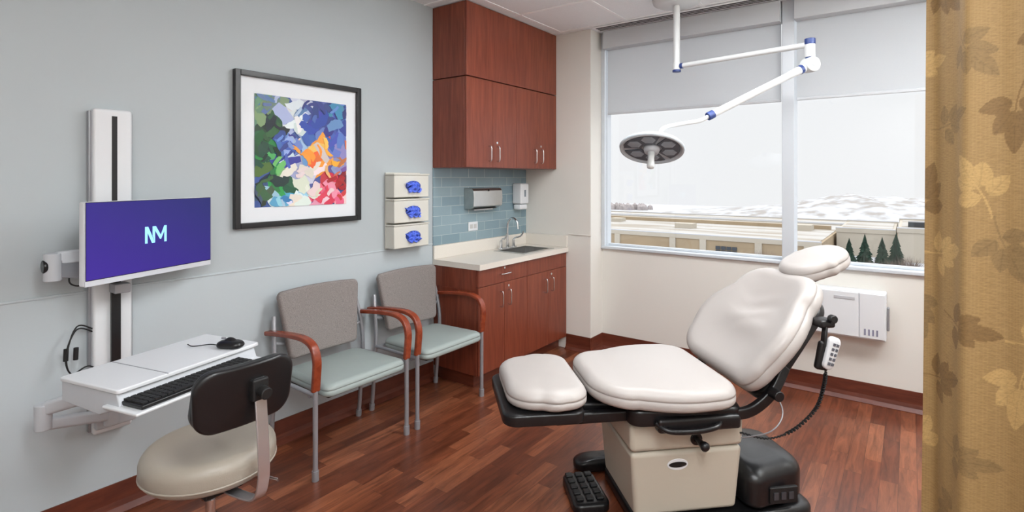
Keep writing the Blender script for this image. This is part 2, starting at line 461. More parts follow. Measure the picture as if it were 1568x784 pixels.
box('splash_side', (0.02, Y1 - 0.02, 0.89), (0.455, Y1, 0.99), M_counter, bc, bevel=0.003)
t = 0.02
sk = empty('sink'); sk.parent = bc
zb = 0.77
boxes('basin', [((SX0 - 0.012, SY0 - 0.012, 0.89), (SX0 + t, SY1 + 0.012, 0.895)), ((SX1 - t, SY0 - 0.012, 0.89), (SX1 + 0.012, SY1 + 0.012, 0.895)),
                ((SX0 + t, SY0 - 0.012, 0.89), (SX1 - t, SY0 + t, 0.895)), ((SX0 + t, SY1 - t, 0.89), (SX1 - t, SY1 + 0.012, 0.895)),
                ((SX0 + t - 0.003, SY0 + t, zb), (SX0 + t, SY1 - t, 0.893)), ((SX1 - t, SY0 + t, zb), (SX1 - t + 0.003, SY1 - t, 0.893)),
                ((SX0 + t, SY0 + t - 0.003, zb), (SX1 - t, SY0 + t, 0.893)), ((SX0 + t, SY1 - t, zb), (SX1 - t, SY1 - t + 0.003, 0.893)),
                ((SX0 + t, SY0 + t, zb - .0015), (SX1 - t, SY1 - t, zb + 0.0005))], M_steel, sk)
fa = empty('faucet', (0.075, 3.71, 0.891))
box('deck_plate', (-0.022, -0.11, 0.0), (0.022, 0.11, 0.012), M_chrome, fa, bevel=0.005)
cyl('spout_base', (0, 0, 0.01), (0, 0, 0.05), 0.016, M_chrome, fa)
tube('gooseneck', [(0, 0, 0.04), (0, 0, 0.18), (0.012, 0, 0.235), (0.055, 0, 0.262), (0.10, 0, 0.235), (0.112, 0, 0.17)], 0.010, M_chrome, fa)
for s in (-1, 1):
    cyl('valve_%d' % s, (0, s * 0.09, 0.01), (0, s * 0.09, 0.07), 0.013, M_chrome, fa)
    tube('blade_%d' % s, [(0, s * 0.09, 0.07), (0.02, s * 0.10, 0.085), (0.06, s * 0.115, 0.10), (0.085, s * 0.12, 0.14)], 0.007, M_chrome, fa)
box('backsplash_tile', (0.0005, Y0 + 0.001, 0.991), (0.007, Y1, 1.573), M_tile)

pt = empty('paper_towel_dispenser', (0.0075, 3.41, 1.335))
prof = [(0, -0.085), (0.06, -0.085), (0.10, -0.065), (0.105, 0.0), (0.10, 0.06), (0.085, 0.078), (0, 0.082)]
V = [(a, s * 0.185, z) for s in (-1, 1) for a, z in prof]; n = len(prof)
F = [(i, (i + 1) % n, n + (i + 1) % n, n + i) for i in range(n)] + [tuple(range(n)), tuple(range(n, 2 * n))]
mesh_obj('body', V, F, M_steel, pt, bevel=0.004)
box('slot', (0.03, -0.14, -0.088), (0.075, 0.14, -0.084), M_blackm, pt)
box('paper', (0.045, -0.12, -0.10), (0.05, 0.12, -0.085), M_white, pt)
cyl('lock', (0.1, 0, 0.062), (0.108, 0, 0.062), 0.007, M_blackm, pt, n=16)
sd = empty('soap_dispenser', (0.0075, 3.93, 1.34))
box('body', (0, -0.062, -0.075), (0.1, 0.062, 0.11), M_white, sd, bevel=0.014)
box('push_bar', (0.01, -0.055, -0.125), (0.088, 0.055, -0.078), M_white, sd, bevel=0.012)
box('window', (0.0995, -0.012, -0.01), (0.102, 0.012, 0.05), mat('soap_window', (120, 130, 140), 0.2), sd)
el = empty('electrical_outlet', (0.0075, 3.33, 1.105))
box('plate', (0, -0.058, -0.036), (0.006, 0.058, 0.036), M_white, el, bevel=0.002)
boxes('sockets', [((0.006, -0.04, -0.017), (0.008, -0.006, 0.017)), ((0.006, 0.006, -0.017), (0.008, 0.04, 0.017))], mat('socket_grey', (190, 190, 188), 0.4), el, bevel=0.002)

# glove dispenser
gd = empty('glove_box_dispenser', (0.001, 2.58, 1.015))
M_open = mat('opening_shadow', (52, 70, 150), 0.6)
box('back_plate', (0, -0.158, 0.0), (0.012, 0.158, 0.52), M_offw, gd, bevel=0.003)
for i in range(3):
    z0 = 0.004 + i * 0.173
    box('holder_%d' % (i + 1), (0.012, -0.16, z0), (0.10, 0.16, z0 + 0.152), M_offw, gd, bevel=0.006)
    box('lip_%d' % (i + 1), (0.012, -0.165, z0 + 0.152), (0.104, 0.165, z0 + 0.163), M_offw, gd, bevel=0.003)
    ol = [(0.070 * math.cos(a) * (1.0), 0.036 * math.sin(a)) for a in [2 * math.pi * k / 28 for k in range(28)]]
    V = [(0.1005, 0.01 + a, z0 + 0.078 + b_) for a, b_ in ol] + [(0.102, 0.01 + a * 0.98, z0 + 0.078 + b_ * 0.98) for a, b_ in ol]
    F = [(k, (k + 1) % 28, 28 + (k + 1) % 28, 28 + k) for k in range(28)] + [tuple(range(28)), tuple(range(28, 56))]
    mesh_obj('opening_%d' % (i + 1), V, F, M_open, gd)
    ol = rrect(-0.036, 0.034, 0.036, 0.058, 0.022)
    def crumple(p, i=i):
        return Vector((p.x + 0.007 * math.sin(p.y * 150 + i), p.y + 0.005 * math.sin(p.x * 190 + i * 2), p.z + 0.008 * math.sin(p.x * 200 + p.y * 130 + i)))
    cushion('glove_%d' % (i + 1), ol, 0.026, 0.010, 0.010, M_glove, gd, loc=(0.110, 0.012, z0 + 0.070), rot=(0, math.radians(90), 0), warp=crumple)
    cushion('glove_finger_%d' % (i + 1), rrect(-0.013, 0.013, 0.058, 0.045, 0.010), 0.018, 0.007, 0.004, M_glove, gd, loc=(0.115, -0.014, z0 + 0.090), rot=(math.radians(18 - 14 * i), math.radians(80), 0), warp=crumple)

# ------------------------------------------------------------------ painting
pa = empty('framed_abstract_painting')
fy0, fy1, fz0, fz1 = 1.40, 2.205, 1.228, 2.074
fw = 0.030
boxes('frame', [((0.002, fy0, fz0), (0.034, fy0 + fw, fz1)), ((0.002, fy1 - fw, fz0), (0.034, fy1, fz1)),
                ((0.002, fy0 + fw, fz0), (0.034, fy1 - fw, fz0 + fw)), ((0.002, fy0 + fw, fz1 - fw), (0.034, fy1 - fw, fz1))], M_black, pa, bevel=0.003)
box('mat_board', (0.002, fy0 + fw, fz0 + fw), (0.012, fy1 - fw, fz1 - fw), mat('mat_board_white', (230, 234, 238), 0.5), pa)
ay0, ay1, az0, az1 = 1.513, 2.102, 1.337, 1.958
AW, AH = ay1 - ay0, az1 - az0
V = []; F = []; C = []
def poly(pts, col, depth):
    o = len(V)
    for a, b_ in pts:
        a = min(1, max(0, a)); b_ = min(1, max(0, b_))
        V.append((depth, ay0 + a * AW, az1 - b_ * AH))
    F.append(tuple(range(o, o + len(pts)))); C.append(col)
poly([(0, 0), (1, 0), (1, 1), (0, 1)], (60, 86, 150), 0.0125)
regions = [
    (0.08, 0.04, .10, [(100, 132, 110), (84, 112, 165), (125, 150, 100)]),
    (0.16, 0.34, .14, [(20, 52, 40), (14, 30, 34), (36, 84, 50)]),
    (0.06, 0.50, .10, [(36, 120, 62), (22, 76, 46), (88, 160, 92)]),
    (0.40, 0.13, .14, [(222, 226, 232), (200, 208, 220), (175, 189, 210), (232, 232, 232)]),
    (0.62, 0.05, .12, [(52, 76, 142), (44, 60, 120), (90, 112, 178)]),
    (0.86, 0.10, .15, [(62, 92, 170), (108, 132, 198), (44, 60, 122), (70, 145, 168)]),
    (0.88, 0.32, .15, [(64, 92, 176), (100, 124, 195), (48, 62, 132)]),
    (0.60, 0.28, .17, [(50, 70, 160), (40, 50, 126), (70, 100, 182)]),
    (0.36, 0.44, .16, [(105, 142, 205), (66, 98, 184), (48, 64, 144), (148, 180, 218)]),
    (0.76, 0.46, .13, [(238, 140, 40), (240, 166, 62), (228, 102, 40), (242, 190, 104)]),
    (0.60, 0.54, .09, [(238, 156, 56), (230, 112, 44), (220, 202, 185)]),
    (0.95, 0.56, .09, [(105, 92, 152), (145, 145, 192), (195, 112, 72)]),
    (0.46, 0.66, .12, [(208, 211, 222), (226, 216, 205), (156, 172, 206)]),
    (0.26, 0.66, .12, [(52, 148, 76), (36, 116, 66), (28, 88, 62), (116, 178, 108)]),
    (0.10, 0.82, .14, [(32, 58, 42), (22, 38, 54), (66, 98, 56), (56, 78, 118)]),
    (0.92, 0.76, .13, [(172, 32, 42), (126, 26, 44), (196, 54, 62), (90, 28, 54)]),
    (0.76, 0.92, .12, [(226, 96, 128), (234, 150, 170), (238, 200, 210), (218, 58, 90)]),
    (0.50, 0.92, .13, [(232, 231, 235), (228, 198, 208), (232, 226, 220), (162, 202, 222)]),
    (0.27, 0.93, .11, [(86, 166, 202), (56, 126, 180), (218, 230, 234), (145, 200, 216)]),
    (0.66, 0.74, .12, [(232, 232, 235), (224, 205, 192), (66, 80, 144), (234, 172, 120)]),
]
depth = 0.0127
for it in range(300):
    if it < 120:
        a = random.random(); b_ = random.random()
        R = min(regions, key=lambda q: (q[0] - a) ** 2 + (q[1] - b_) ** 2)
        L, Wd = random.uniform(.18, .32), random.uniform(.10, .16)
    elif it < 250:
        R = random.choice(regions); a = R[0] + random.gauss(0, R[2] * .55); b_ = R[1] + random.gauss(0, R[2] * .55)
        L, Wd = random.uniform(.13, .25), random.uniform(.06, .11)
    else:
        R = random.choice(regions); a = R[0] + random.gauss(0, R[2] * .6); b_ = R[1] + random.gauss(0, R[2] * .6)
        L, Wd = random.uniform(.07, .15), random.uniform(.025, .05)
    ang = random.choice([-0.7, -0.9, -0.4, 0.5, 0.9, 1.3, random.uniform(0, 3.1)])
    col = tuple(max(0, min(255, c + random.randint(-10, 10))) for c in random.choice(R[3]))
    ca, sa = math.cos(ang), math.sin(ang)
    raw = []
    bend = random.uniform(-.2, .2) * L
    topw = [random.uniform(.75, 1.1) for _ in range(9)]
    for k in range(9):
        x_ = -L / 2 + L * k / 8; raw.append((x_ + random.uniform(-.01, .01), -Wd / 2 * topw[k] * (math.sin(math.pi * (k + .8) / 9.6) ** .3) + bend * (1 - (2 * k / 8 - 1) ** 2)))
    for k in range(8, -1, -1):
        x_ = -L / 2 + L * k / 8; raw.append((x_ + random.uniform(-.01, .01), Wd / 2 * random.uniform(.8, 1.1) * (math.sin(math.pi * (k + .8) / 9.6) ** .3) + bend * (1 - (2 * k / 8 - 1) ** 2)))
    poly([(a + (x * ca - y * sa), b_ + (x * sa + y * ca) * .95) for x, y in raw], col, depth)
    depth += 0.000022
o = mesh_obj('abstract_art', V, F, attr_mat('acrylic_paint', 0.5), pa, fix=False)
ca_ = o.data.color_attributes.new('Col', 'FLOAT_COLOR', 'CORNER')
for p in o.data.polygons:
    c = lin(C[p.index])
    for k in p.loop_indices: ca_.data[k].color = c

# ------------------------------------------------------------------ wall-mounted workstation
ws = empty('workstation_wall_mount')
box('track', (0.006, 0.785, 0.39), (0.055, 0.93, 1.80), M_white, ws, bevel=0.012, seg=4)
box('track_slot', (0.053, 0.852, 0.42), (0.0565, 0.872, 1.77), M_blackm, ws)
box('track_edge', (0.006, 0.775, 0.40), (0.03, 0.787, 1.79), M_silver, ws, bevel=0.003)
box('cable_gap_strip', (0.006, 0.929, 0.45), (0.025, 0.94, 1.79), M_silver, ws, bevel=0.003)  # silver strip along the far side of the track
box('monitor_carriage', (0.055, 0.79, 1.05), (0.085, 0.93, 1.22), M_white, ws, bevel=0.008)
cyl('arm_hub', (0.11, 0.83, 1.06), (0.11, 0.83, 1.16), 0.03, M_white, ws, bevel=0.004)
strap('arm_link', [(0.11, 0.83, 1.11), (0.12, 0.74, 1.12), (0.14, 0.64, 1.14)], 0.045, 0.075, M_silver, ws, axis=Vector((0, 0, 1)))
cyl('arm_elbow', (0.14, 0.63, 1.09), (0.14, 0.63, 1.20), 0.030, M_greyw, ws, bevel=0.004)
cyl('arm_elbow_cap', (0.14, 0.597, 1.15), (0.14, 0.612, 1.15), 0.026, M_black, ws, bevel=0.004)
strap('arm_upper', [(0.14, 0.64, 1.18), (0.14, 0.78, 1.185), (0.15, 0.95, 1.20)], 0.04, 0.05, M_greyw, ws, axis=Vector((0, 0, 1)))
cyl('vesa_hub', (0.15, 0.955, 1.17), (0.165, 0.96, 1.23), 0.03, M_black, ws, bevel=0.004)
box('stem', (0.058, 0.845, 0.62), (0.075, 0.88, 1.06), M_black, ws, bevel=0.002)
box('stem_clip', (0.06, 0.84, 1.0), (0.13, 0.90, 1.04), M_silver, ws, bevel=0.004)
tube('arm_cable', [(0.10, 0.80, 1.09), (0.15, 0.72, 1.06), (0.15, 0.68, 1.08), (0.14, 0.70, 1.14), (0.13, 0.78, 1.15)], 0.003, M_blackm, ws)
box('keyboard_carriage', (0.055, 0.785, 0.42), (0.09, 0.935, 0.52), M_greyw, ws, bevel=0.008)
cyl('kb_hub', (0.13, 0.83, 0.45), (0.13, 0.83, 0.52), 0.030, M_greyw, ws, bevel=0.004)
strap('kb_link', [(0.13, 0.83, 0.49), (0.16, 0.71, 0.52), (0.19, 0.60, 0.55)], 0.035, 0.05, M_greyw, ws, axis=Vector((0, 0, 1)), bevel=0.013)
cyl('kb_elbow', (0.19, 0.59, 0.53), (0.19, 0.59, 0.63), 0.028, M_greyw, ws, bevel=0.005)
strap('kb_arm', [(0.19, 0.59, 0.61), (0.30, 0.70, 0.65), (0.45, 0.83, 0.69)], 0.04, 0.055, M_greyw, ws, axis=Vector((0, 0, 1)), bevel=0.013)
cyl('kb_pivot', (0.46, 0.84, 0.66), (0.46, 0.84, 0.74), 0.035, M_silver, ws, bevel=0.004)
box('outlet_box', (0.006, 0.86, 0.60), (0.06, 0.93, 0.64), M_white, ws, bevel=0.004)
for k, dx in enumerate((0, 0.012)):
    tube('cable_%d' % k, [(0.04, 0.80, 0.83 + dx), (0.05, 0.73, 0.86 + dx), (0.06 + dx, 0.69, 0.76), (0.06, 0.71, 0.68), (0.07, 0.77, 0.70), (0.08, 0.84, 0.62), (0.10, 0.92, 0.66 + dx)], 0.003, M_blackm, ws)
    cyl('cable_ferrite_%d' % k, (0.06 + dx, 0.69 + k * .03, 0.74), (0.06 + dx, 0.692 + k * .03, 0.79), 0.009, M_blackm, ws, n=16)
ANG = math.radians(14)
tr_ = empty('keyboard_tray', (0.55, 0.885, 0.80), ANG); tr_.parent = ws
ol = rrect(-0.155, 0.165, 0.285, 0.285, 0.012)
cushion('work_surface', ol, 0.014, 0.004, 0.0, M_white, tr_, loc=(0, 0, -0.007))
box('surface_joint', (-0.15, -0.115, -0.001), (0.165, -0.112, 0.0012), M_silver, tr_)
V = [(-0.15, -0.28, -0.014), (0.15, -0.28, -0.014), (0.17, -0.28, -0.06), (0.06, -0.28, -0.10), (-0.15, -0.28, -0.085),
     (-0.15, 0.27, -0.014), (0.15, 0.27, -0.014), (0.17, 0.27, -0.06), (0.06, 0.27, -0.10), (-0.15, 0.27, -0.085)]
F = [(0, 1, 2, 3, 4), (5, 6, 7, 8, 9)] + [(i, (i + 1) % 5, 5 + (i + 1) % 5, 5 + i) for i in range(5)]
mesh_obj('housing', V, F, M_greyw, tr_, bevel=0.005)
box('slide_out_tray', (0.10, -0.295, -0.066), (0.275, 0.27, -0.055), M_white, tr_, bevel=0.004)
kb = empty('computer_keyboard', (0.55 + 0.195 * math.cos(ANG) + 0.02 * math.sin(ANG), 0.885 + 0.195 * math.sin(ANG) - 0.02, 0.7455), ANG)
box('body', (-0.07, -0.25, 0.0), (0.07, 0.22, 0.014), M_black, kb, bevel=0.004)
kl = []
for r in range(6):
    for c_ in range(21):
        x0 = -0.064 + r * 0.0213; y0 = -0.242 + c_ * 0.0216
        if r == 5 and 5 <= c_ <= 9: continue
        kl.append(((x0, y0, 0.012), (x0 + 0.018, y0 + 0.0185, 0.020)))
kl.append(((-0.064 + 5 * 0.0213, -0.242 + 5 * 0.0216, 0.012), (-0.064 + 5 * 0.0213 + 0.018, -0.242 + 9.86 * 0.0216, 0.020)))
boxes('keys', kl, M_blackm, kb, bevel=0.0015)
ms_ = empty('computer_mouse', (0.62, 1.09, 0.8005), math.radians(30))
cushion('body', rrect(-0.055, 0.055, 0.03, 0.032, 0.028), 0.03, 0.018, 0.012, M_black, ms_, loc=(0, 0, 0.0155))
box('wheel', (-0.038, -0.003, 0.034), (-0.02, 0.003, 0.041), M_silver, ms_, bevel=0.001)
tube('cord', [(-0.055, 0, 0.008), (-0.1, 0.01, 0.006), (-0.15, -0.02, 0.006), (-0.19, 0.0, 0.006)], 0.002, M_blackm, ms_)

ang = math.atan2(0.34, 0.94)
mo = empty('computer_monitor', (0.21, 0.965, 1.24), ang)
HW = 0.295
box('shell', (-0.035, -HW, -0.165), (-0.004, HW, 0.165), M_white, mo, bevel=0.006)
box('bezel', (-0.004, -HW, -0.165), (0.0, HW, 0.165), mat('monitor_silver', (206, 209, 215), 0.35), mo, bevel=0.001)
box('screen_border', (0.0, -HW + 0.0015, -0.143), (0.0008, HW - 0.0015, 0.1635), M_blackm, mo)
ms = bpy.data.materials.new('lcd_screen'); ms.use_nodes = True; nt = ms.node_tree; b = nt.nodes['Principled BSDF']
tc = N(nt, 'ShaderNodeTexCoord'); sp = N(nt, 'ShaderNodeSeparateXYZ'); nt.links.new(tc.outputs['Object'], sp.inputs[0])
ad = N(nt, 'ShaderNodeMath', operation='MULTIPLY_ADD'); ad.inputs[1].default_value = 0.9; ad.inputs[2].default_value = 0.5
a2 = N(nt, 'ShaderNodeMath', operation='MULTIPLY_ADD'); a2.inputs[1].default_value = 1.6
nt.links.new(sp.outputs['Y'], ad.inputs[0]); nt.links.new(sp.outputs['Z'], a2.inputs[0]); nt.links.new(ad.outputs[0], a2.inputs[2])
r = N(nt, 'ShaderNodeValToRGB'); r.color_ramp.elements[0].color = lin((62, 32, 155)); r.color_ramp.elements[1].color = lin((28, 34, 110))
nt.links.new(a2.outputs[0], r.inputs[0]); b.inputs['Base Color'].default_value = (0.01, 0.01, 0.02, 1); b.inputs['Roughness'].default_value = 0.35
b.inputs['Specular IOR Level'].default_value = 0.25
nt.links.new(r.outputs[0], b.inputs['Emission Color']); b.inputs['Emission Strength'].default_value = 0.88
box('screen', (0.0, -HW + 0.004, -0.14), (0.0015, HW - 0.004, 0.161), ms, mo)
M_logo = mat('logo_cyan', (140, 205, 235), 0.5, emit=0.7)
ltrs = [[(-1, -1), (-.76, -1), (-.76, 1), (-1, 1)], [(-1, 1), (-.70, 1), (-.06, -1), (-.36, -1)],
        [(-.30, -.1), (-.06, -1), (-.06, 1), (-.30, 1)], [(-.06, 1), (.02, 1), (.48, -.1), (.40, -.62), (-.06, .45)],
        [(.40, -.62), (.48, -.1), (.82, 1), (1.06, 1), (.52, -.62)], [(.82, -1), (1.06, -1), (1.06, 1), (.82, .5)]]
V = []; F = []
for li, pts in enumerate(ltrs):
    o_ = len(V); V += [(0.0022 + li * 0.00005, a * 0.050, b_ * 0.036 + .012) for a, b_ in pts]; F.append(tuple(range(o_, o_ + len(pts))))
mesh_obj('screen_logo', V, F, M_logo, mo, fix=False)

# ------------------------------------------------------------------ waiting chairs
def chair(yc):
    c = empty('waiting_chair', (0.0, yc, 0))
    W = 0.30
    sw = rrect(0.12, 0.55, 0.245, 0.262, 0.05, 0.045)
    cushion('seat', sw, 0.065, 0.028, 0.008, M_sage, c, loc=(0, 0, 0.43), seam=True)
    box('seat_pan', (0.15, -0.23, 0.385), (0.51, 0.23, 0.40), M_blackm, c, bevel=0.004)
    bk = rrect(-0.18, 0.19, 0.222, 0.262, 0.03, 0.03)
    cushion('backrest', bk, 0.04, 0.016, 0.0, M_tweed, c, loc=(0.105, 0, 0.68), rot=(0, math.radians(-90 - 9), math.radians(0)), warp=lambda p: Vector((p.x + 0.012 * (1 - (p.y / .26) ** 2) * max(0, p.x / .19), p.y, -(p.z) - 0.25 * p.y ** 2)))
    for s in (-1, 1):
        y = s * W
        tube('front_leg_%d' % s, [(0.505, y, 0.0), (0.505, y, 0.25), (0.505, y, 0.47)], 0.0125, M_silver, c)
        cyl('front_glide_%d' % s, (0.505, y, 0.0), (0.505, y, 0.05), 0.017, M_silver, c, n=20)
        tube('rear_leg_%d' % s, [(0.075, y * .97, 0.0), (0.10, y * .97, 0.25), (0.115, y * .97, 0.47), (0.10, y * .95, 0.62), (0.075, y * .9, 0.74)], 0.0125, M_silver, c)
        cyl('rear_glide_%d' % s, (0.075, y * .97, 0.0), (0.078, y * .97, 0.04), 0.017, M_silver, c, n=20)
        tube('side_rail_%d' % s, [(0.112, y * .97, 0.42), (0.505, y, 0.42)], 0.011, M_silver, c)
        strap('arm_%d' % s, [(0.06, y * 1.0, 0.655), (0.16, y, 0.668), (0.30, y, 0.682), (0.42, y, 0.683), (0.49, y, 0.655), (0.518, y, 0.59), (0.512, y, 0.50), (0.505, y, 0.44)], 0.024, 0.044, M_arm, c, bevel=0.009)
        tube('back_bracket_%d' % s, [(0.10, y * .95, 0.60), (0.10, y * .7, 0.58)], 0.010, M_silver, c, smooth=False)
    tube('cross_front', [(0.45, -W, 0.405), (0.45, W, 0.405)], 0.011, M_silver, c, smooth=False)
    tube('cross_rear', [(0.12, -W * .97, 0.41), (0.12, W * .97, 0.41)], 0.011, M_silver, c, smooth=False)
chair(1.86); chair(2.545)

# ------------------------------------------------------------------ rolling stool
st = empty('rolling_stool', (1.035, 0.825, 0))
SR = 0.197
cushion('seat', [(SR * math.cos(2 * math.pi * k / 48), SR * math.sin(2 * math.pi * k / 48)) for k in range(48)], 0.098, 0.04, 0.010, M_stoolv, st, loc=(0, 0, 0.598), rb=0.035)
lathe('seat_piping', [(SR - .0015, -0.004), (SR + .0025, 0.0), (SR - .0015, 0.004)], M_stoolv, st, loc=(0, 0, 0.576))
lathe('seat_pan', [(0.0, -0.012), (0.13, -0.012), (0.16, 0.0), (0.0, 0.0)], M_blackm, st, loc=(0, 0, 0.549))
cyl('gas_lift', (0, 0, 0.16), (0, 0, 0.40), 0.022, M_black, st)
cyl('gas_piston', (0, 0, 0.40), (0, 0, 0.535), 0.015, M_chrome, st)
lathe('collar', [(0.0, 0), (0.028, 0), (0.032, 0.03), (0.024, 0.05), (0, 0.05)], M_chrome, st, loc=(0, 0, 0.46))
for k in range(5):
    a = 2 * math.pi * k / 5 + .3
    ca, sa = math.cos(a), math.sin(a)
    strap('spoke_%d' % k, [(0.02 * ca, 0.02 * sa, 0.15), (0.14 * ca, 0.14 * sa, 0.12), (0.27 * ca, 0.27 * sa, 0.085)], 0.025, 0.035, M_chrome, st, axis=Vector((-sa, ca, 0)))
    cyl('caster_stem_%d' % k, (0.27 * ca, 0.27 * sa, 0.05), (0.27 * ca, 0.27 * sa, 0.085), 0.007, M_chrome, st, n=12)
    cyl('caster_%d' % k, (0.27 * ca - 0.02 * sa, 0.27 * sa + 0.02 * ca, 0.028), (0.27 * ca + 0.02 * sa, 0.27 * sa - 0.02 * ca, 0.028), 0.028, M_black, st, n=24)
bkol = rrect(-0.090, 0.090, 0.148, 0.143, 0.06, 0.055)
ZB = 0.853
cushion('backrest_pad', bkol, 0.045, 0.02, 0.006, M_black, st, loc=(0.22, 0.0, ZB), rot=(0, math.radians(-90 + 6), 0), warp=lambda p: Vector((p.x, p.y, p.z + 0.9 * p.y ** 2)))
cushion('backrest_shell', rrect(-0.093, 0.093, 0.152, 0.147, 0.06, 0.055), 0.02, 0.009, 0.004, M_black, st, loc=(0.242, 0.0, ZB), rot=(0, math.radians(90 + 6), 0), warp=lambda p: Vector((p.x, p.y, p.z - 0.9 * p.y ** 2)))
strap('back_bar', [(0.267, 0.02, 0.90), (0.279, 0.02, 0.80), (0.291, 0.02, 0.68), (0.290, 0.02, 0.60), (0.255, 0.02, 0.537), (0.16, 0.01, 0.520), (0.05, 0.0, 0.520)], 0.008, 0.036, M_satin, st, bevel=0.003)
box('back_bracket', (0.25, -0.005, 0.835), (0.28, 0.045, 0.90), M_blackm, st, bevel=0.006)
cyl('back_knob', (0.28, 0.02, 0.865), (0.313, 0.02, 0.862), 0.018, M_blackm, st, bevel=0.004)
tube('height_lever', [(0.02, 0.03, 0.52), (0.09, 0.10, 0.515), (0.16, 0.14, 0.505)], 0.005, M_chrome, st)
box('mechanism', (-0.07, -0.06, 0.503), (0.10, 0.06, 0.535), M_blackm, st, bevel=0.006)

# ------------------------------------------------------------------ exam chair
ex = empty('medical_exam_chair', (1.923, 2.365, 0), math.radians(45))
cushion('seat_cushion', rrect(-0.345, 0.268, 0.27, 0.325, 0.17, 0.12, bulge=0.03), 0.090, 0.042, 0.008, M_vinyl, ex, loc=(0, 0, 0.598), warp=lambda p: Vector((p.x, p.y, p.z + 0.10 * max(0, -p.x - .2) ** 1)), seam=True)
cushion('foot_cushion', rrect(-0.16, 0.17, 0.245, 0.262, 0.13, 0.10, bulge=0.015), 0.085, 0.042, 0.008, M_vinyl, ex, loc=(-0.535, 0, 0.604), seam=True)
def backwarp(p):
    z = p.z + 0.50 * p.y ** 2
    if p.z > 0:
        z += 0.020 * math.exp(-((p.x + .02) ** 2) / 0.004) * math.exp(-(p.y ** 2) / 0.03)
        z += 0.0035 * math.sin(p.x * 70 + 2.5 * math.sin(p.y * 14)) * math.exp(-((p.x - .05) ** 2) / 0.008) * math.exp(-(p.y ** 2) / 0.025)
    return Vector((p.x, p.y, z))
cushion('back_cushion', rrect(-0.285, 0.30, 0.312, 0.258, 0.11, 0.15, bulge=0.05), 0.11, 0.05, -0.014, M_vinyl, ex, loc=(0.515, 0, 0.805), rot=(0, math.radians(-48), 0), warp=backwarp, seam=True)
cushion('headrest', rrect(-0.155, 0.16, 0.13, 0.13, 0.126, 0.126, bulge=0.012), 0.085, 0.040, 0.012, M_vinyl, ex, loc=(0.81, 0, 1.09), rot=(0, math.radians(-20), 0), seam=True)
cushion('foot_tray', rrect(-0.175, 0.16, 0.245, 0.25, 0.06, 0.05), 0.05, 0.012, 0.0, M_black, ex, loc=(-0.545, 0, 0.534))
box('foot_slide', (-0.44, -0.13, 0.487), (-0.05, 0.13, 0.542), M_black, ex, bevel=0.012)
boxes('foot_rails', [((-0.5, -0.19, 0.48), (-0.1, -0.15, 0.525)), ((-0.5, 0.15, 0.48), (-0.1, 0.19, 0.525))], M_black, ex, bevel=0.008)
cushion('seat_frame', rrect(-0.20, 0.28, 0.26, 0.28, 0.05), 0.07, 0.015, 0.0, M_black, ex, loc=(0, 0, 0.517))
box('seat_frame_side', (-0.10, -0.295, 0.465), (0.26, -0.24, 0.525), M_black, ex, bevel=0.014)
tube('side_handle', [(-0.10, -0.27, 0.50), (-0.06, -0.31, 0.485), (0.05, -0.315, 0.48), (0.14, -0.31, 0.49), (0.18, -0.27, 0.50)], 0.011, M_black, ex)
cushion('back_shell', rrect(-0.27, 0.26, 0.24, 0.20, 0.08, 0.10), 0.05, 0.02, 0.0, M_black, ex, loc=(0.568, 0, 0.748), rot=(0, math.radians(-48), 0))
for s in (-1, 1):
    strap('back_hinge_%d' % s, [(0.20, s * 0.255, 0.51), (0.32, s * 0.255, 0.52), (0.42, s * 0.255, 0.59), (0.50, s * 0.23, 0.69)], 0.045, 0.03, M_black, ex, bevel=0.008)
cyl('hinge_knob', (0.41, -0.27, 0.60), (0.41, -0.325, 0.60), 0.022, M_black, ex, bevel=0.005)
tube('head_post', [(0.66, 0.0, 0.86), (0.755, 0.0, 0.99), (0.79, 0, 1.055)], 0.014, M_chrome, ex)
box('head_bracket', (0.755, -0.06, 1.015), (0.835, 0.06, 1.047), M_black, ex, bevel=0.008, rot=(0, math.radians(-20), 0))
cyl('head_knob', (0.72, -0.03, 0.93), (0.72, -0.09, 0.93), 0.016, M_black, ex, bevel=0.004)
box('control_bracket', (0.60, -0.32, 0.87), (0.67, -0.25, 0.905), M_black, ex, bevel=0.010)
cyl('bracket_knob', (0.65, -0.31, 0.91), (0.65, -0.335, 0.91), 0.018, M_black, ex, bevel=0.005)
box('control_cradle', (0.580, -0.335, 0.70), (0.637, -0.305, 0.82), M_black, ex, bevel=0.012, rot=(0, math.radians(12), 0))
strap('cradle_arm', [(0.635, -0.30, 0.885), (0.615, -0.32, 0.85), (0.605, -0.325, 0.80)], 0.012, 0.025, M_black, ex, axis=Vector((0, 1, 0)), bevel=0.003)
cushion('hand_control', rrect(-0.068, 0.068, 0.022, 0.026, 0.02), 0.026, 0.009, 0.003, M_white, ex, loc=(0.628, -0.34, 0.775), rot=(math.radians(90), math.radians(-72), 0))
bl = []
for i in range(5):
    for j in range(2):
        bl.append((( - 0.048 + i * 0.020, -0.014 + j * 0.016, 0.014), (-0.036 + i * 0.020, -0.003 + j * 0.016, 0.018)))
boxes('control_buttons', bl, mat('button_grey', (90, 92, 100), 0.5), ex, bevel=0.001, loc=(0.628, -0.34, 0.775), rot=(math.radians(90), math.radians(-72), 0))
pts = []
base = catmull([(0.61, -0.335, 0.71), (0.605, -0.33, 0.64), (0.575, -0.32, 0.54), (0.49, -0.30, 0.45), (0.40, -0.26, 0.40), (0.30, -0.21, 0.41)], 60)
for i, p in enumerate(base):
    a = i * 0.9
    amp = 0.007 if 20 < i < 200 else 0.002
    pts.append(p + Vector((amp * math.cos(a) * .7, amp * math.sin(a), amp * math.cos(a) * .7)))
tube('coiled_cord', pts, 0.0035, M_blackm, ex, smooth=False)
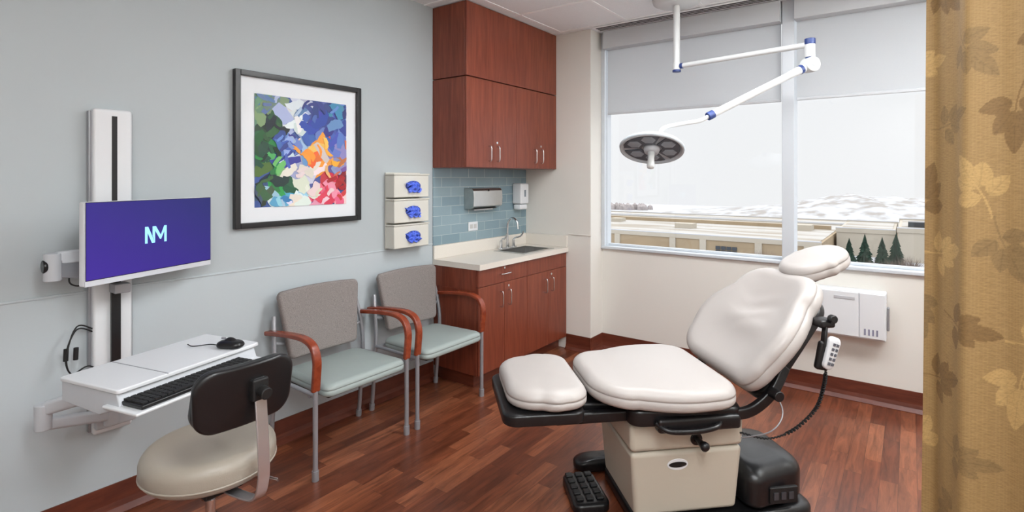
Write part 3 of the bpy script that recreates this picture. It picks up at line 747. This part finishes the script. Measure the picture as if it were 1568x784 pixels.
tube('thin_cable', [(0.43, -0.2, 0.62), (0.46, -0.27, 0.52), (0.40, -0.28, 0.44), (0.30, -0.20, 0.38)], 0.003, M_silver, ex)
def frus(name, x0, x1, w, z0, z1, tap, m, bev=0.02):
    V = [(x0 + tap, -w + tap * .6, z0), (x1 - tap, -w + tap * .6, z0), (x1 - tap, w - tap * .6, z0), (x0 + tap, w - tap * .6, z0), (x0, -w, z1), (x1, -w, z1), (x1, w, z1), (x0, w, z1)]
    F = [(0, 1, 2, 3), (4, 5, 6, 7), (0, 1, 5, 4), (1, 2, 6, 5), (2, 3, 7, 6), (3, 0, 4, 7)]
    return mesh_obj(name, V, F, m, ex, bevel=bev, seg=4)
frus('pedestal_upper', -0.19, 0.32, 0.215, 0.355, 0.475, 0.004, M_beigep)
frus('pedestal_cover', -0.185, 0.315, 0.212, 0.08, 0.352, 0.022, M_beigep)
frus('pedestal_core', -0.12, 0.25, 0.17, 0.05, 0.48, 0.0, M_blackm, 0.01)
cyl('pedestal_knob_boss', (0.10, -0.213, 0.40), (0.10, -0.222, 0.40), 0.026, M_black, ex, bevel=0.003)
cyl('pedestal_knob', (0.10, -0.22, 0.40), (0.105, -0.275, 0.397), 0.013, M_black, ex, bevel=0.004)
lathe('pedestal_knob_end', [(0.0, -0.016), (0.018, -0.010), (0.020, 0.004), (0.012, 0.014), (0, 0.016)], M_black, ex, loc=(0.105, -0.28, 0.397), rot=(math.radians(90), 0, 0), n=24)
ol = [(0.046 * math.cos(2 * math.pi * k / 32), 0.024 * math.sin(2 * math.pi * k / 32)) for k in range(32)]
cushion('badge', ol, 0.004, 0.001, 0.0, M_white, ex, loc=(0.02, -0.2095, 0.295), rot=(math.radians(93), 0, 0))
cushion('badge_inlay', [(a * .86, b_ * .50) for a, b_ in ol], 0.004, 0.001, 0.0, M_blackm, ex, loc=(0.02, -0.2115, 0.295), rot=(math.radians(93), 0, 0))
cushion('base_plate', rrect(-0.155, 0.67, 0.29, 0.22, 0.08, 0.08), 0.07, 0.03, 0.0, M_black, ex, loc=(0, 0, 0.036))
cushion('rear_housing', rrect(0.33, 0.645, 0.235, 0.19, 0.06, 0.09), 0.18, 0.06, 0.01, M_black, ex, loc=(0, 0, 0.16))
box('rear_port_panel', (0.43, -0.232, 0.10), (0.56, -0.214, 0.17), M_blackm, ex, bevel=0.004)
boxes('rear_ports', [((0.445 + 0.035 * i, -0.236, 0.12), (0.467 + 0.035 * i, -0.231, 0.15)) for i in range(3)], mat('port_grey', (60, 60, 64), 0.4), ex)
cushion('base_outrigger', rrect(-0.30, 0.15, 0.055, 0.055, 0.05), 0.07, 0.03, 0.006, M_black, ex, loc=(0.02, 0.345, 0.036))

fp = empty('foot_control_pedal', (1.640, 2.235, 0), math.radians(-45))
cushion('body', rrect(-0.14, 0.14, 0.078, 0.085, 0.04), 0.045, 0.015, 0.0, M_black, fp, loc=(0, 0, 0.0235))
bl = []
for i in range(5):
    for j in range(3):
        bl.append(((-0.118 + i * 0.048, -0.066 + j * 0.047, 0.045), (-0.084 + i * 0.048, -0.032 + j * 0.047, 0.056)))
boxes('pedal_buttons', bl, M_blackm, fp, bevel=0.005)

# ------------------------------------------------------------------ surgical light
sl = empty('ceiling_exam_light')
A = Vector((1.545, 3.747, 0)); B = Vector((2.397, 3.594, 0))
lathe('ceiling_canopy', [(0.0, -0.05), (0.12, -0.05), (0.16, -0.03), (0.17, 0.0), (0, 0)], M_lite, sl, loc=(A.x, A.y, H - 0.006))
cyl('drop_tube', (A.x, A.y, 2.30), (A.x, A.y, H - 0.04), 0.023, M_lite, sl)
cyl('drop_tube_joint', (A.x, A.y, 2.255), (A.x, A.y, 2.31), 0.027, M_lite, sl, bevel=0.004)
cyl('drop_collar', (A.x, A.y, 2.245), (A.x, A.y, 2.262), 0.029, M_blue, sl, bevel=0.003)
dirAB = (B - A).normalized()
cyl('boom_arm', (A.x, A.y, 2.285), (B.x, B.y, 2.285), 0.017, M_lite, sl)
cyl('boom_collar', A + dirAB * 0.03 + Vector((0, 0, 2.285)), A + dirAB * 0.05 + Vector((0, 0, 2.285)), 0.0195, M_blue, sl)
cyl('boom_end_hub', (B.x, B.y, 2.21), (B.x, B.y, 2.315), 0.028, M_lite, sl, bevel=0.004)
cyl('boom_end_collar_top', (B.x, B.y, 2.285), (B.x, B.y, 2.320), 0.0295, M_blue, sl, bevel=0.003)
cyl('boom_end_collar', (B.x, B.y, 2.20), (B.x, B.y, 2.222), 0.025, M_blue, sl, bevel=0.003)
Bp = Vector((B.x, B.y, 2.165)); E = Vector((1.958, 3.12, 1.852)); J = Vector((1.747, 2.902, 1.733))
sd_ = (E - Bp).normalized(); side = sd_.cross(Vector((0, 0, 1))).normalized()
cyl('spring_hub', Bp - side * 0.035, Bp + side * 0.035, 0.045, M_lite, sl, bevel=0.006)
cyl('spring_hub_cap', Bp - side * 0.038, Bp + side * 0.038, 0.015, M_greyw, sl, bevel=0.003)
cyl('spring_arm', Bp, E, 0.021, M_lite, sl)
cyl('spring_arm_shoulder', Bp + sd_ * .05, Bp + sd_ * .16, 0.026, M_lite, sl, r2=0.022)
cyl('spring_collar', Bp + sd_ * .06, Bp + sd_ * .08, 0.027, M_blue, sl)
cyl('elbow_collar', E - sd_ * .025, E + sd_ * .015, 0.024, M_blue, sl, bevel=0.003)
hc = Vector((1.712, 2.876, 1.665))
tube('yoke_tube', [E, E + sd_ * 0.07, E + sd_ * .16 + Vector((0, 0, .025)), J + Vector((0.02, 0.02, 0.045)), J], 0.012, M_lite, sl)
hd = bpy.data.objects.new('light_head', None); COL.objects.link(hd); hd.parent = sl
hd.location = hc
nrm = Vector((0.595 * -0.35 + 0.1, 0.804 * 0.35 + 0.12, 0.9)).normalized()
hd.rotation_euler = nrm.to_track_quat('Z', 'Y').to_euler()
RR = 0.178
M_hs = mat('light_head_grey', (188, 196, 202), 0.45)
lathe('head_shell', [(0, 0.062), (0.05, 0.060), (0.07, 0.045), (0.12, 0.038), (RR - 0.01, 0.012), (RR, 0.0), (RR - 0.004, -0.014), (RR - 0.014, -0.014), (RR - 0.02, 0.0), (0, 0.004)], M_hs, hd, n=64)
M_lens = mat('lens_dark_grey', (84, 94, 104), 0.45, 0.0)
M_fac = mat('facet_grey', (150, 162, 172), 0.4, 0.0)
for k in range(3):
    a0 = 2 * math.pi * k / 3 + 0.12; pts2 = []
    for q in range(13):
        a = a0 + (2 * math.pi / 3 - 0.24) * q / 12; pts2.append((0.152 * math.cos(a), 0.152 * math.sin(a)))
    for q in range(13):
        a = a0 + (2 * math.pi / 3 - 0.24) * (12 - q) / 12; pts2.append((0.055 * math.cos(a), 0.055 * math.sin(a)))
    V = [(x, y, -0.006) for x, y in pts2] + [(x, y, 0.002) for x, y in pts2]; nn = len(pts2)
    F = [tuple(range(nn)), tuple(range(nn, 2 * nn))] + [(i, (i + 1) % nn, nn + (i + 1) % nn, nn + i) for i in range(nn)]
    mesh_obj('reflector_%d' % k, V, F, M_lens, hd)
    for q in range(2):
        a = a0 + (2 * math.pi / 3 - 0.24) * (q + .5) / 2
        lathe('facet_%d_%d' % (k, q), [(0, -0.008), (0.030, -0.0085), (0.040, -0.006)], M_fac, hd, loc=(0.104 * math.cos(a), 0.104 * math.sin(a), 0), n=6, smooth=False)
lathe('centre_boss', [(0.0, -0.03), (0.038, -0.028), (0.045, -0.01), (0.045, 0.003), (0, 0.003)], M_greyw, hd)
lathe('handle', [(0.0, -0.125), (0.018, -0.122), (0.021, -0.11), (0.017, -0.06), (0.021, -0.03), (0.0, -0.028)], M_lite, hd)
cyl('yoke_hub', (0, 0, 0.05), (0, 0, 0.085), 0.024, M_blue, hd, bevel=0.004)

# ------------------------------------------------------------------ wall equipment box
hb = empty('wall_mounted_equipment_box', (2.48, YB - 0.001, 0.60))
box('cabinet', (-0.27, -0.11, -0.155), (0.27, 0.0, 0.155), M_white, hb, bevel=0.008)
box('front_panel', (-0.26, -0.118, -0.145), (0.12, -0.11, 0.145), M_white, hb, bevel=0.004)
box('control_panel', (0.125, -0.117, -0.145), (0.262, -0.11, 0.145), M_white, hb, bevel=0.004)
boxes('labels', [((0.15 + .022 * i, -0.119, -0.125), (0.160 + .022 * i, -0.1165, -0.085)) for i in range(4)], mat('label_grey', (130, 130, 150), 0.5), hb)
box('side_handle', (0.27, -0.08, -0.09), (0.285, -0.03, 0.06), M_silver, hb, bevel=0.005)
box('handle_slot', (-0.02, -0.121, 0.095), (0.10, -0.117, 0.115), mat('slot_grey', (185, 186, 190), 0.5), hb, bevel=0.002)

# ------------------------------------------------------------------ privacy curtain
import numpy as np
P0 = np.array([2.905, 2.03]); P1 = np.array([3.60, 1.50])
L = np.linalg.norm(P1 - P0); tdir = (P1 - P0) / L; ndir = np.array([-tdir[1], tdir[0]])
NS, NZ = 480, 760
z_lo, z_hi = 0.30, 2.70
s = np.linspace(0, 1.10, NS); zz = np.linspace(z_lo, z_hi, NZ)
S, Z = np.meshgrid(s, zz)
K = L / 1.10
amp = 0.034 * (0.75 + 0.25 * (2.7 - Z) / 2.4)
off = amp * np.sin(2 * np.pi * S / 0.28 + 0.6 + 0.15 * np.sin(Z * 2)) + 0.007 * np.sin(2 * np.pi * S / 0.115 + Z * .5)
drift = -0.012 * (2.7 - Z) * (1 - S)
X = P0[0] + tdir[0] * (S * K + drift) + ndir[0] * off
Y = P0[1] + tdir[1] * (S * K + drift) + ndir[1] * off
base = np.array(lin((154, 125, 80))[:3]); cA = np.array(lin((128, 100, 60))[:3]); cB = np.array(lin((184, 152, 98))[:3]); cC = np.array(lin((138, 112, 72))[:3])
colr = np.tile(base, (NZ, NS, 1))
lat = (np.abs(((Z * 110 + S * 30) % 1) - .5) < .16) | (np.abs(((S * 130) % 1) - .5) < .14)
colr[lat] *= 1.08
colr[~lat] *= 0.97
rs = random.Random(4)
cl = []
for iz in range(13):
    for ix in range(6):
        cl.append((ix * 0.19 + (0.095 if iz % 2 else 0) + rs.uniform(-.02, .02), 0.36 + iz * 0.185 + rs.uniform(-.02, .02), rs.uniform(0, 6.28), (ix + iz * 2) % 3, rs.uniform(.9, 1.2)))
for (cx, cz, a0, kind, sc_) in cl:
    c = (cA, cB, cC)[kind]
    for q in range(5):
        a = a0 + (q - 2) * 0.62; bx, bz = cx + 0.022 * abs(q - 2) * -math.cos(a0), cz + 0.022 * abs(q - 2) * -math.sin(a0)
        LL = (0.062 if q != 2 else 0.075) * sc_
        dx, dz = math.cos(a), math.sin(a)
        p = (S - bx) * dx + (Z - bz) * dz - 0.008; w = -(S - bx) * dz + (Z - bz) * dx
        tt = np.clip(p / LL, 0, 1)
        inside = (p > 0) & (p < LL) & (np.abs(w) < 0.0205 * sc_ * np.sin(np.pi * tt ** 0.8) ** .8 + 1e-5)
        rib = inside & ((np.abs(w) < 0.0014) | (np.abs(((p - np.abs(w) * 1.1) % 0.012)) < 0.0018))
        colr[inside] = c
        colr[rib] = c * 0.84
    dx, dz = -math.cos(a0), -math.sin(a0)
    p = (S - cx) * dx + (Z - cz) * dz; w = -(S - cx) * dz + (Z - cz) * dx + 0.2 * p * p / 0.1
    st_ = (p > -0.015) & (p < 0.10) & (np.abs(w) < 0.0022)
    colr[st_] = c
co = np.stack([X, Y, Z], -1).reshape(-1, 3)
idx = np.arange(NS * NZ).reshape(NZ, NS)
q = np.stack([idx[:-1, :-1], idx[:-1, 1:], idx[1:, 1:], idx[1:, :-1]], -1).reshape(-1, 4)
me = bpy.data.meshes.new('curtain_fabric'); me.from_pydata(co.tolist(), [], q.tolist())
at = me.color_attributes.new('Col', 'FLOAT_COLOR', 'POINT')
at.data.foreach_set('color', np.concatenate([colr.reshape(-1, 3), np.ones((NS * NZ, 1))], 1).astype(np.float32).ravel())
me.polygons.foreach_set('use_smooth', np.ones(len(me.polygons), dtype=bool))
me.materials.append(attr_mat('curtain_jacquard', 0.7, weave=True))
cur = empty('privacy_curtain')
co_ = bpy.data.objects.new('fabric', me); COL.objects.link(co_); co_.parent = cur
tube('ceiling_track', [(2.2 + .5, 2.2, H - 0.02), (2.905, 2.03, H - 0.02), (3.6, 1.5, H - 0.02), (4.25, 1.0, H - 0.02)], 0.011, M_white, cur)
for i in range(8):
    t_ = (i + .3) / 8
    px, py = P0 + (P1 - P0) * t_
    cyl('hook_%d' % i, (px, py, 2.68), (px, py, H - 0.02), 0.003, M_white, cur, n=8)

# ------------------------------------------------------------------ ceiling troffers (room lighting); added uplights to brighten the ceiling
M_diff = mat('diffuser_glow', (250, 250, 248), 0.5, emit=1.5)
def troffer(x, y, w=1.2, d=0.6, power=40):
    t = empty('ceiling_light_panel', (x, y, H - 0.005))
    boxes('housing', [((-w / 2, -d / 2, -0.012), (w / 2, -d / 2 + 0.03, 0)), ((-w / 2, d / 2 - 0.03, -0.012), (w / 2, d / 2, 0)),
                      ((-w / 2, -d / 2 + .03, -0.012), (-w / 2 + 0.03, d / 2 - .03, 0)), ((w / 2 - 0.03, -d / 2 + .03, -0.012), (w / 2, d / 2 - .03, 0))], M_tbar, t)
    box('diffuser', (-w / 2 + 0.03, -d / 2 + 0.03, -0.008), (w / 2 - 0.03, d / 2 - 0.03, -0.002), M_diff, t)
    l = bpy.data.lights.new('panel_light', 'AREA'); l.shape = 'RECTANGLE'; l.size = w - .08; l.size_y = d - .08; l.energy = power; l.color = (0.94, 0.97, 1.0)
    o = bpy.data.objects.new('panel_light', l); COL.objects.link(o); o.parent = t; o.location = (0, 0, -0.02)
troffer(3.0, 0.5, power=38)
troffer(3.3, -0.8, power=30)
troffer(1.9, 2.6, power=27)
troffer(3.55, 2.9, power=32)
def fill_uplight(y, power):  # unseen fixture added on the right wall to bounce fill off the ceiling
    t = empty('added_fill_uplight', (XR - 0.001, y, 2.05))
    V = []; F = []
    prof = [(0, -0.09), (-0.09, -0.07), (-0.15, -0.01), (-0.16, 0.02), (-0.152, 0.02), (-0.142, -0.005), (-0.085, -0.06), (0, -0.078)]
    for s_ in (-0.3, 0.3):
        for a, b_ in prof: V.append((a, s_, b_))
    n = len(prof)
    F = [(i, (i + 1) % n, n + (i + 1) % n, n + i) for i in range(n)] + [tuple(range(n)), tuple(range(n, 2 * n))]
    mesh_obj('trough', V, F, M_white, t)
    l = bpy.data.lights.new('fill_lamp', 'AREA'); l.shape = 'RECTANGLE'; l.size = 0.12; l.size_y = 0.55; l.energy = power; l.color = (0.94, 0.97, 1.0)
    o = bpy.data.objects.new('fill_lamp', l); COL.objects.link(o); o.parent = t; o.location = (-0.085, 0, 0.0)
    o.rotation_euler = (math.pi, math.radians(25), 0)
fill_uplight(0.2, 38); fill_uplight(2.9, 42)

# ------------------------------------------------------------------ exterior
M_snow = mat('snow', (186, 188, 193), 0.9, var=0.10, vscale=0.12)
M_field = mat('dry_grass_snow', (172, 164, 156), 0.9, vscale=0.25, stretch=(.25, 1.2, 1), col2=(124, 108, 94))
M_snowhill = mat('snowy_hill', (184, 186, 190), 0.95, vscale=0.30, stretch=(.5, .5, 1.5), col2=(150, 145, 140))
M_tan = mat('tan_stucco', (158, 140, 114), 0.9, var=0.06, vscale=0.3)
M_crm = mat('cream_stucco', (180, 172, 158), 0.9, var=0.04, vscale=0.3)
M_roof = mat('snow_dusted_roof', (176, 173, 168), 0.9, vscale=0.15, stretch=(.25, 1.5, 1), col2=(150, 141, 128))
M_win = mat('dark_glazing', (50, 58, 66), 0.2)
M_green = mat('spruce_needles', (42, 64, 52), 0.9, var=0.45, vscale=3)
M_twig = mat('bare_twigs', (112, 98, 90), 0.95, var=0.25, vscale=2)
box('snowy_ground', (-330, 40, -14.4), (120, 300, -14.0), M_snow)
box('dry_grass_field', (-200, 188, -13.99), (60, 204, -13.93), M_field)
def building(name, x0, x1, y0, y1, ztop, wallm, parapet=0.5):
    bdl = empty(name)
    box('walls', (x0, y0, -13.99), (x1, y1, ztop), wallm, bdl)
    box('roof_surface', (x0 + .5, y0 + .5, ztop), (x1 - .5, y1 - .5, ztop + 0.1), M_roof, bdl)
    boxes('parapet', [((x0 - .15, y0 - .15, ztop - parapet), (x1 + .15, y0 + .4, ztop + .3)), ((x0 - .15, y1 - .4, ztop - parapet), (x1 + .15, y1, ztop + .3))], M_crm, bdl)
    boxes('snow_coping', [((x0 - .15, y0 - .15, ztop + .3), (x1 + .15, y0 + .4, ztop + .45)), ((x0 - .15, y1 - .4, ztop + .3), (x1 + .15, y1, ztop + .45))], M_snow, bdl)
    return bdl
rb_ = building('retail_building', -72, -9.5, 106, 150, -10.0, M_tan)
boxes('windows', [((-27 + i * 1.0, 105.8, -13.0 + j * .8), (-26.15 + i * 1.0, 106.02, -12.35 + j * .8)) for i in range(4) for j in range(2)], M_win, rb_)
boxes('pilasters', [((x_, 105.7, -13.9), (x_ + 1.2, 106.01, -10.5)) for x_ in (-60, -48, -36, -30, -20, -12)], M_crm, rb_)
boxes('rooftop_equipment', [((-40, 120, -9.9), (-36, 123, -8.8)), ((-18, 130, -9.9), (-14, 134, -8.7)), ((-60, 128, -9.9), (-57, 131, -9.0))], M_crm, rb_)
boxes('roof_step', [((-71, 136, -9.9), (-11, 137, -9.1))], M_tan, rb_)
wb_ = building('warehouse_building', -9, 0.6, 126, 150, -8.9, M_crm)
sb_ = building('storage_building', 1.1, 30, 122, 150, -8.1, M_crm)
boxes('rooftop_unit', [((2.6, 128, -7.99), (6.4, 131, -7.0))], M_win, sb_)
db_ = building('distribution_building', -130, 20, 172, 186, -11.4, M_crm)
boxes('dock_doors', [((-128 + i * 6, 171.8, -13.9), (-125 + i * 6, 172.02, -12.4)) for i in range(22)], M_tan, db_)
def hill(name, x0, x1, y0, y1, top, m, seed, nx=150, ny=34):
    rs = random.Random(seed); ph = [rs.uniform(0, 6.28) for _ in range(8)]
    V = []; F = []
    for j in range(ny):
        for i in range(nx):
            a = i / (nx - 1); b_ = j / (ny - 1)
            x = x0 + (x1 - x0) * a; y = y0 + (y1 - y0) * b_
            ra = min(1, a / .55); env = (ra * ra * (3 - 2 * ra)) * (1 if a < .8 else max(0, (1 - a) / .2)) * math.sin(math.pi * b_) ** .7
            nz_ = 0.80 + .11 * math.sin(a * 14 + ph[0]) + .05 * math.sin(a * 31 + b_ * 7 + ph[1]) + .035 * math.sin(a * 67 + b_ * 13 + ph[2]) + .025 * math.sin(a * 131 + ph[3] + b_ * 24) + rs.uniform(-.014, .014)
            V.append((x, y, -14.2 + (top + 14) * env * nz_))
    for j in range(ny - 1):
        for i in range(nx - 1):
            F.append((j * nx + i, j * nx + i + 1, (j + 1) * nx + i + 1, (j + 1) * nx + i))
    mesh_obj(name, V, F, m, smooth=True)
hill('snowy_hill', -95, 75, 205, 298, -4.0, M_snowhill, 3)
V = []; F = []
rs = random.Random(11)
x = -320
while x < -98:
    y = 245 + rs.uniform(-6, 6); h = rs.uniform(2.2, 3.6); w = rs.uniform(1.0, 2.4); o_ = len(V)
    for k in range(6):
        a = k * math.pi / 3; V.append((x + w * math.cos(a), y + w * math.sin(a), -13.99))
    for k in range(6):
        a = k * math.pi / 3; V.append((x + w * .8 * math.cos(a), y + w * .8 * math.sin(a), -14 + h * .7))
    V.append((x, y, -14 + h))
    for k in range(6):
        l = (k + 1) % 6
        F.append((o_ + k, o_ + l, o_ + 6 + l, o_ + 6 + k)); F.append((o_ + 6 + k, o_ + 6 + l, o_ + 12))
    x += rs.uniform(0.5, 0.9)
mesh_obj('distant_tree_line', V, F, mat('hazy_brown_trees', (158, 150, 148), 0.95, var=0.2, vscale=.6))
def spruce(x, y, h, seed):
    rs = random.Random(seed); V = []; F = []
    n = 26; tiers = 12
    for t in range(tiers):
        z0 = h * (0.06 + 0.86 * t / tiers); z1 = z0 + h * 0.20; r = h * 0.25 * (1 - t / tiers) + .12
        z1 = min(z1, h)
        o_ = len(V)
        for k in range(n):
            a = 2 * math.pi * k / n; rr = r * (1 if k % 2 else .58) * rs.uniform(.75, 1.2)
            V.append((rr * math.cos(a), rr * math.sin(a), z0 - rs.uniform(0, .12) * h * .3))
        V.append((0, 0, z1))
        for k in range(n): F.append((o_ + k, o_ + (k + 1) % n, o_ + n))
    e_ = empty('spruce_tree', (x, y, -14))
    mesh_obj('foliage', V, F, M_green, e_)
    cyl('trunk', (0, 0, 0), (0, 0, h * .3), .16, M_twig, e_, n=10)
for i, (x_, y_, hh) in enumerate(((-5.5, 108.6, 5.2), (-3.3, 109.6, 6.0), (-0.9, 111.0, 5.5), (1.0, 112.0, 6.2))):
    spruce(x_, y_, hh, 20 + i)
def bush(x, y, h, seed):
    rs = random.Random(seed); V = []; F = []
    for k in range(150):
        a = rs.uniform(0, 6.28); el_ = rs.uniform(.5, 1.5); l = h * rs.uniform(.6, 1.0); w = .03
        d_ = Vector((math.cos(a) * math.cos(el_), math.sin(a) * math.cos(el_), math.sin(el_)))
        s_ = d_.cross(Vector((0, 1, .1))).normalized() * w; b0 = Vector((rs.uniform(-.6, .6), rs.uniform(-.6, .6), 0)); o_ = len(V)
        V += [b0 - s_, b0 + s_, b0 + d_ * l]; F.append((o_, o_ + 1, o_ + 2))
    mesh_obj('bare_bush', V, F, M_twig, loc=(x, y, -13.99), fix=False)
for i, (x_, y_, h_) in enumerate(((-19, 101, 3.2), (-17.4, 101.5, 3.6), (-15.6, 101, 3.0), (-8.4, 103, 3.8), (-7.4, 104, 3.4), (-6.5, 103.5, 2.6), (-2.2, 106, 2.4), (0.2, 107, 2.6), (2.3, 108, 3.4), (3.4, 109, 3.0))):
    bush(x_, y_, h_, 50 + i)

# ------------------------------------------------------------------ world (overcast, brighter toward the zenith)
w = bpy.data.worlds.new('overcast'); scene.world = w; w.use_nodes = True
nt = w.node_tree; bg = nt.nodes['Background']
tc = N(nt, 'ShaderNodeTexCoord'); sp = N(nt, 'ShaderNodeSeparateXYZ'); nt.links.new(tc.outputs['Generated'], sp.inputs[0])
r = N(nt, 'ShaderNodeValToRGB'); e = r.color_ramp.elements
e[0].position = 0.0; e[0].color = (0.87, 0.885, 0.90, 1)
e[1].position = 0.8; e[1].color = (2.6, 2.66, 2.74, 1)
k = e.new(0.22); k.color = (0.88, 0.90, 0.92, 1)
nt.links.new(sp.outputs['Z'], r.inputs[0]); nt.links.new(r.outputs[0], bg.inputs['Color'])
bg.inputs['Strength'].default_value = 0.95

# ------------------------------------------------------------------ camera
cam = bpy.data.cameras.new('camera'); cam.sensor_width = 36; cam.lens = 18.9; cam.shift_y = -0.0765; cam.clip_start = 0.05; cam.clip_end = 1000
co = bpy.data.objects.new('camera', cam); COL.objects.link(co)
co.location = (2.87, 0, 1.5); co.rotation_euler = (math.radians(90), 0, math.radians(36.5))
scene.camera = co
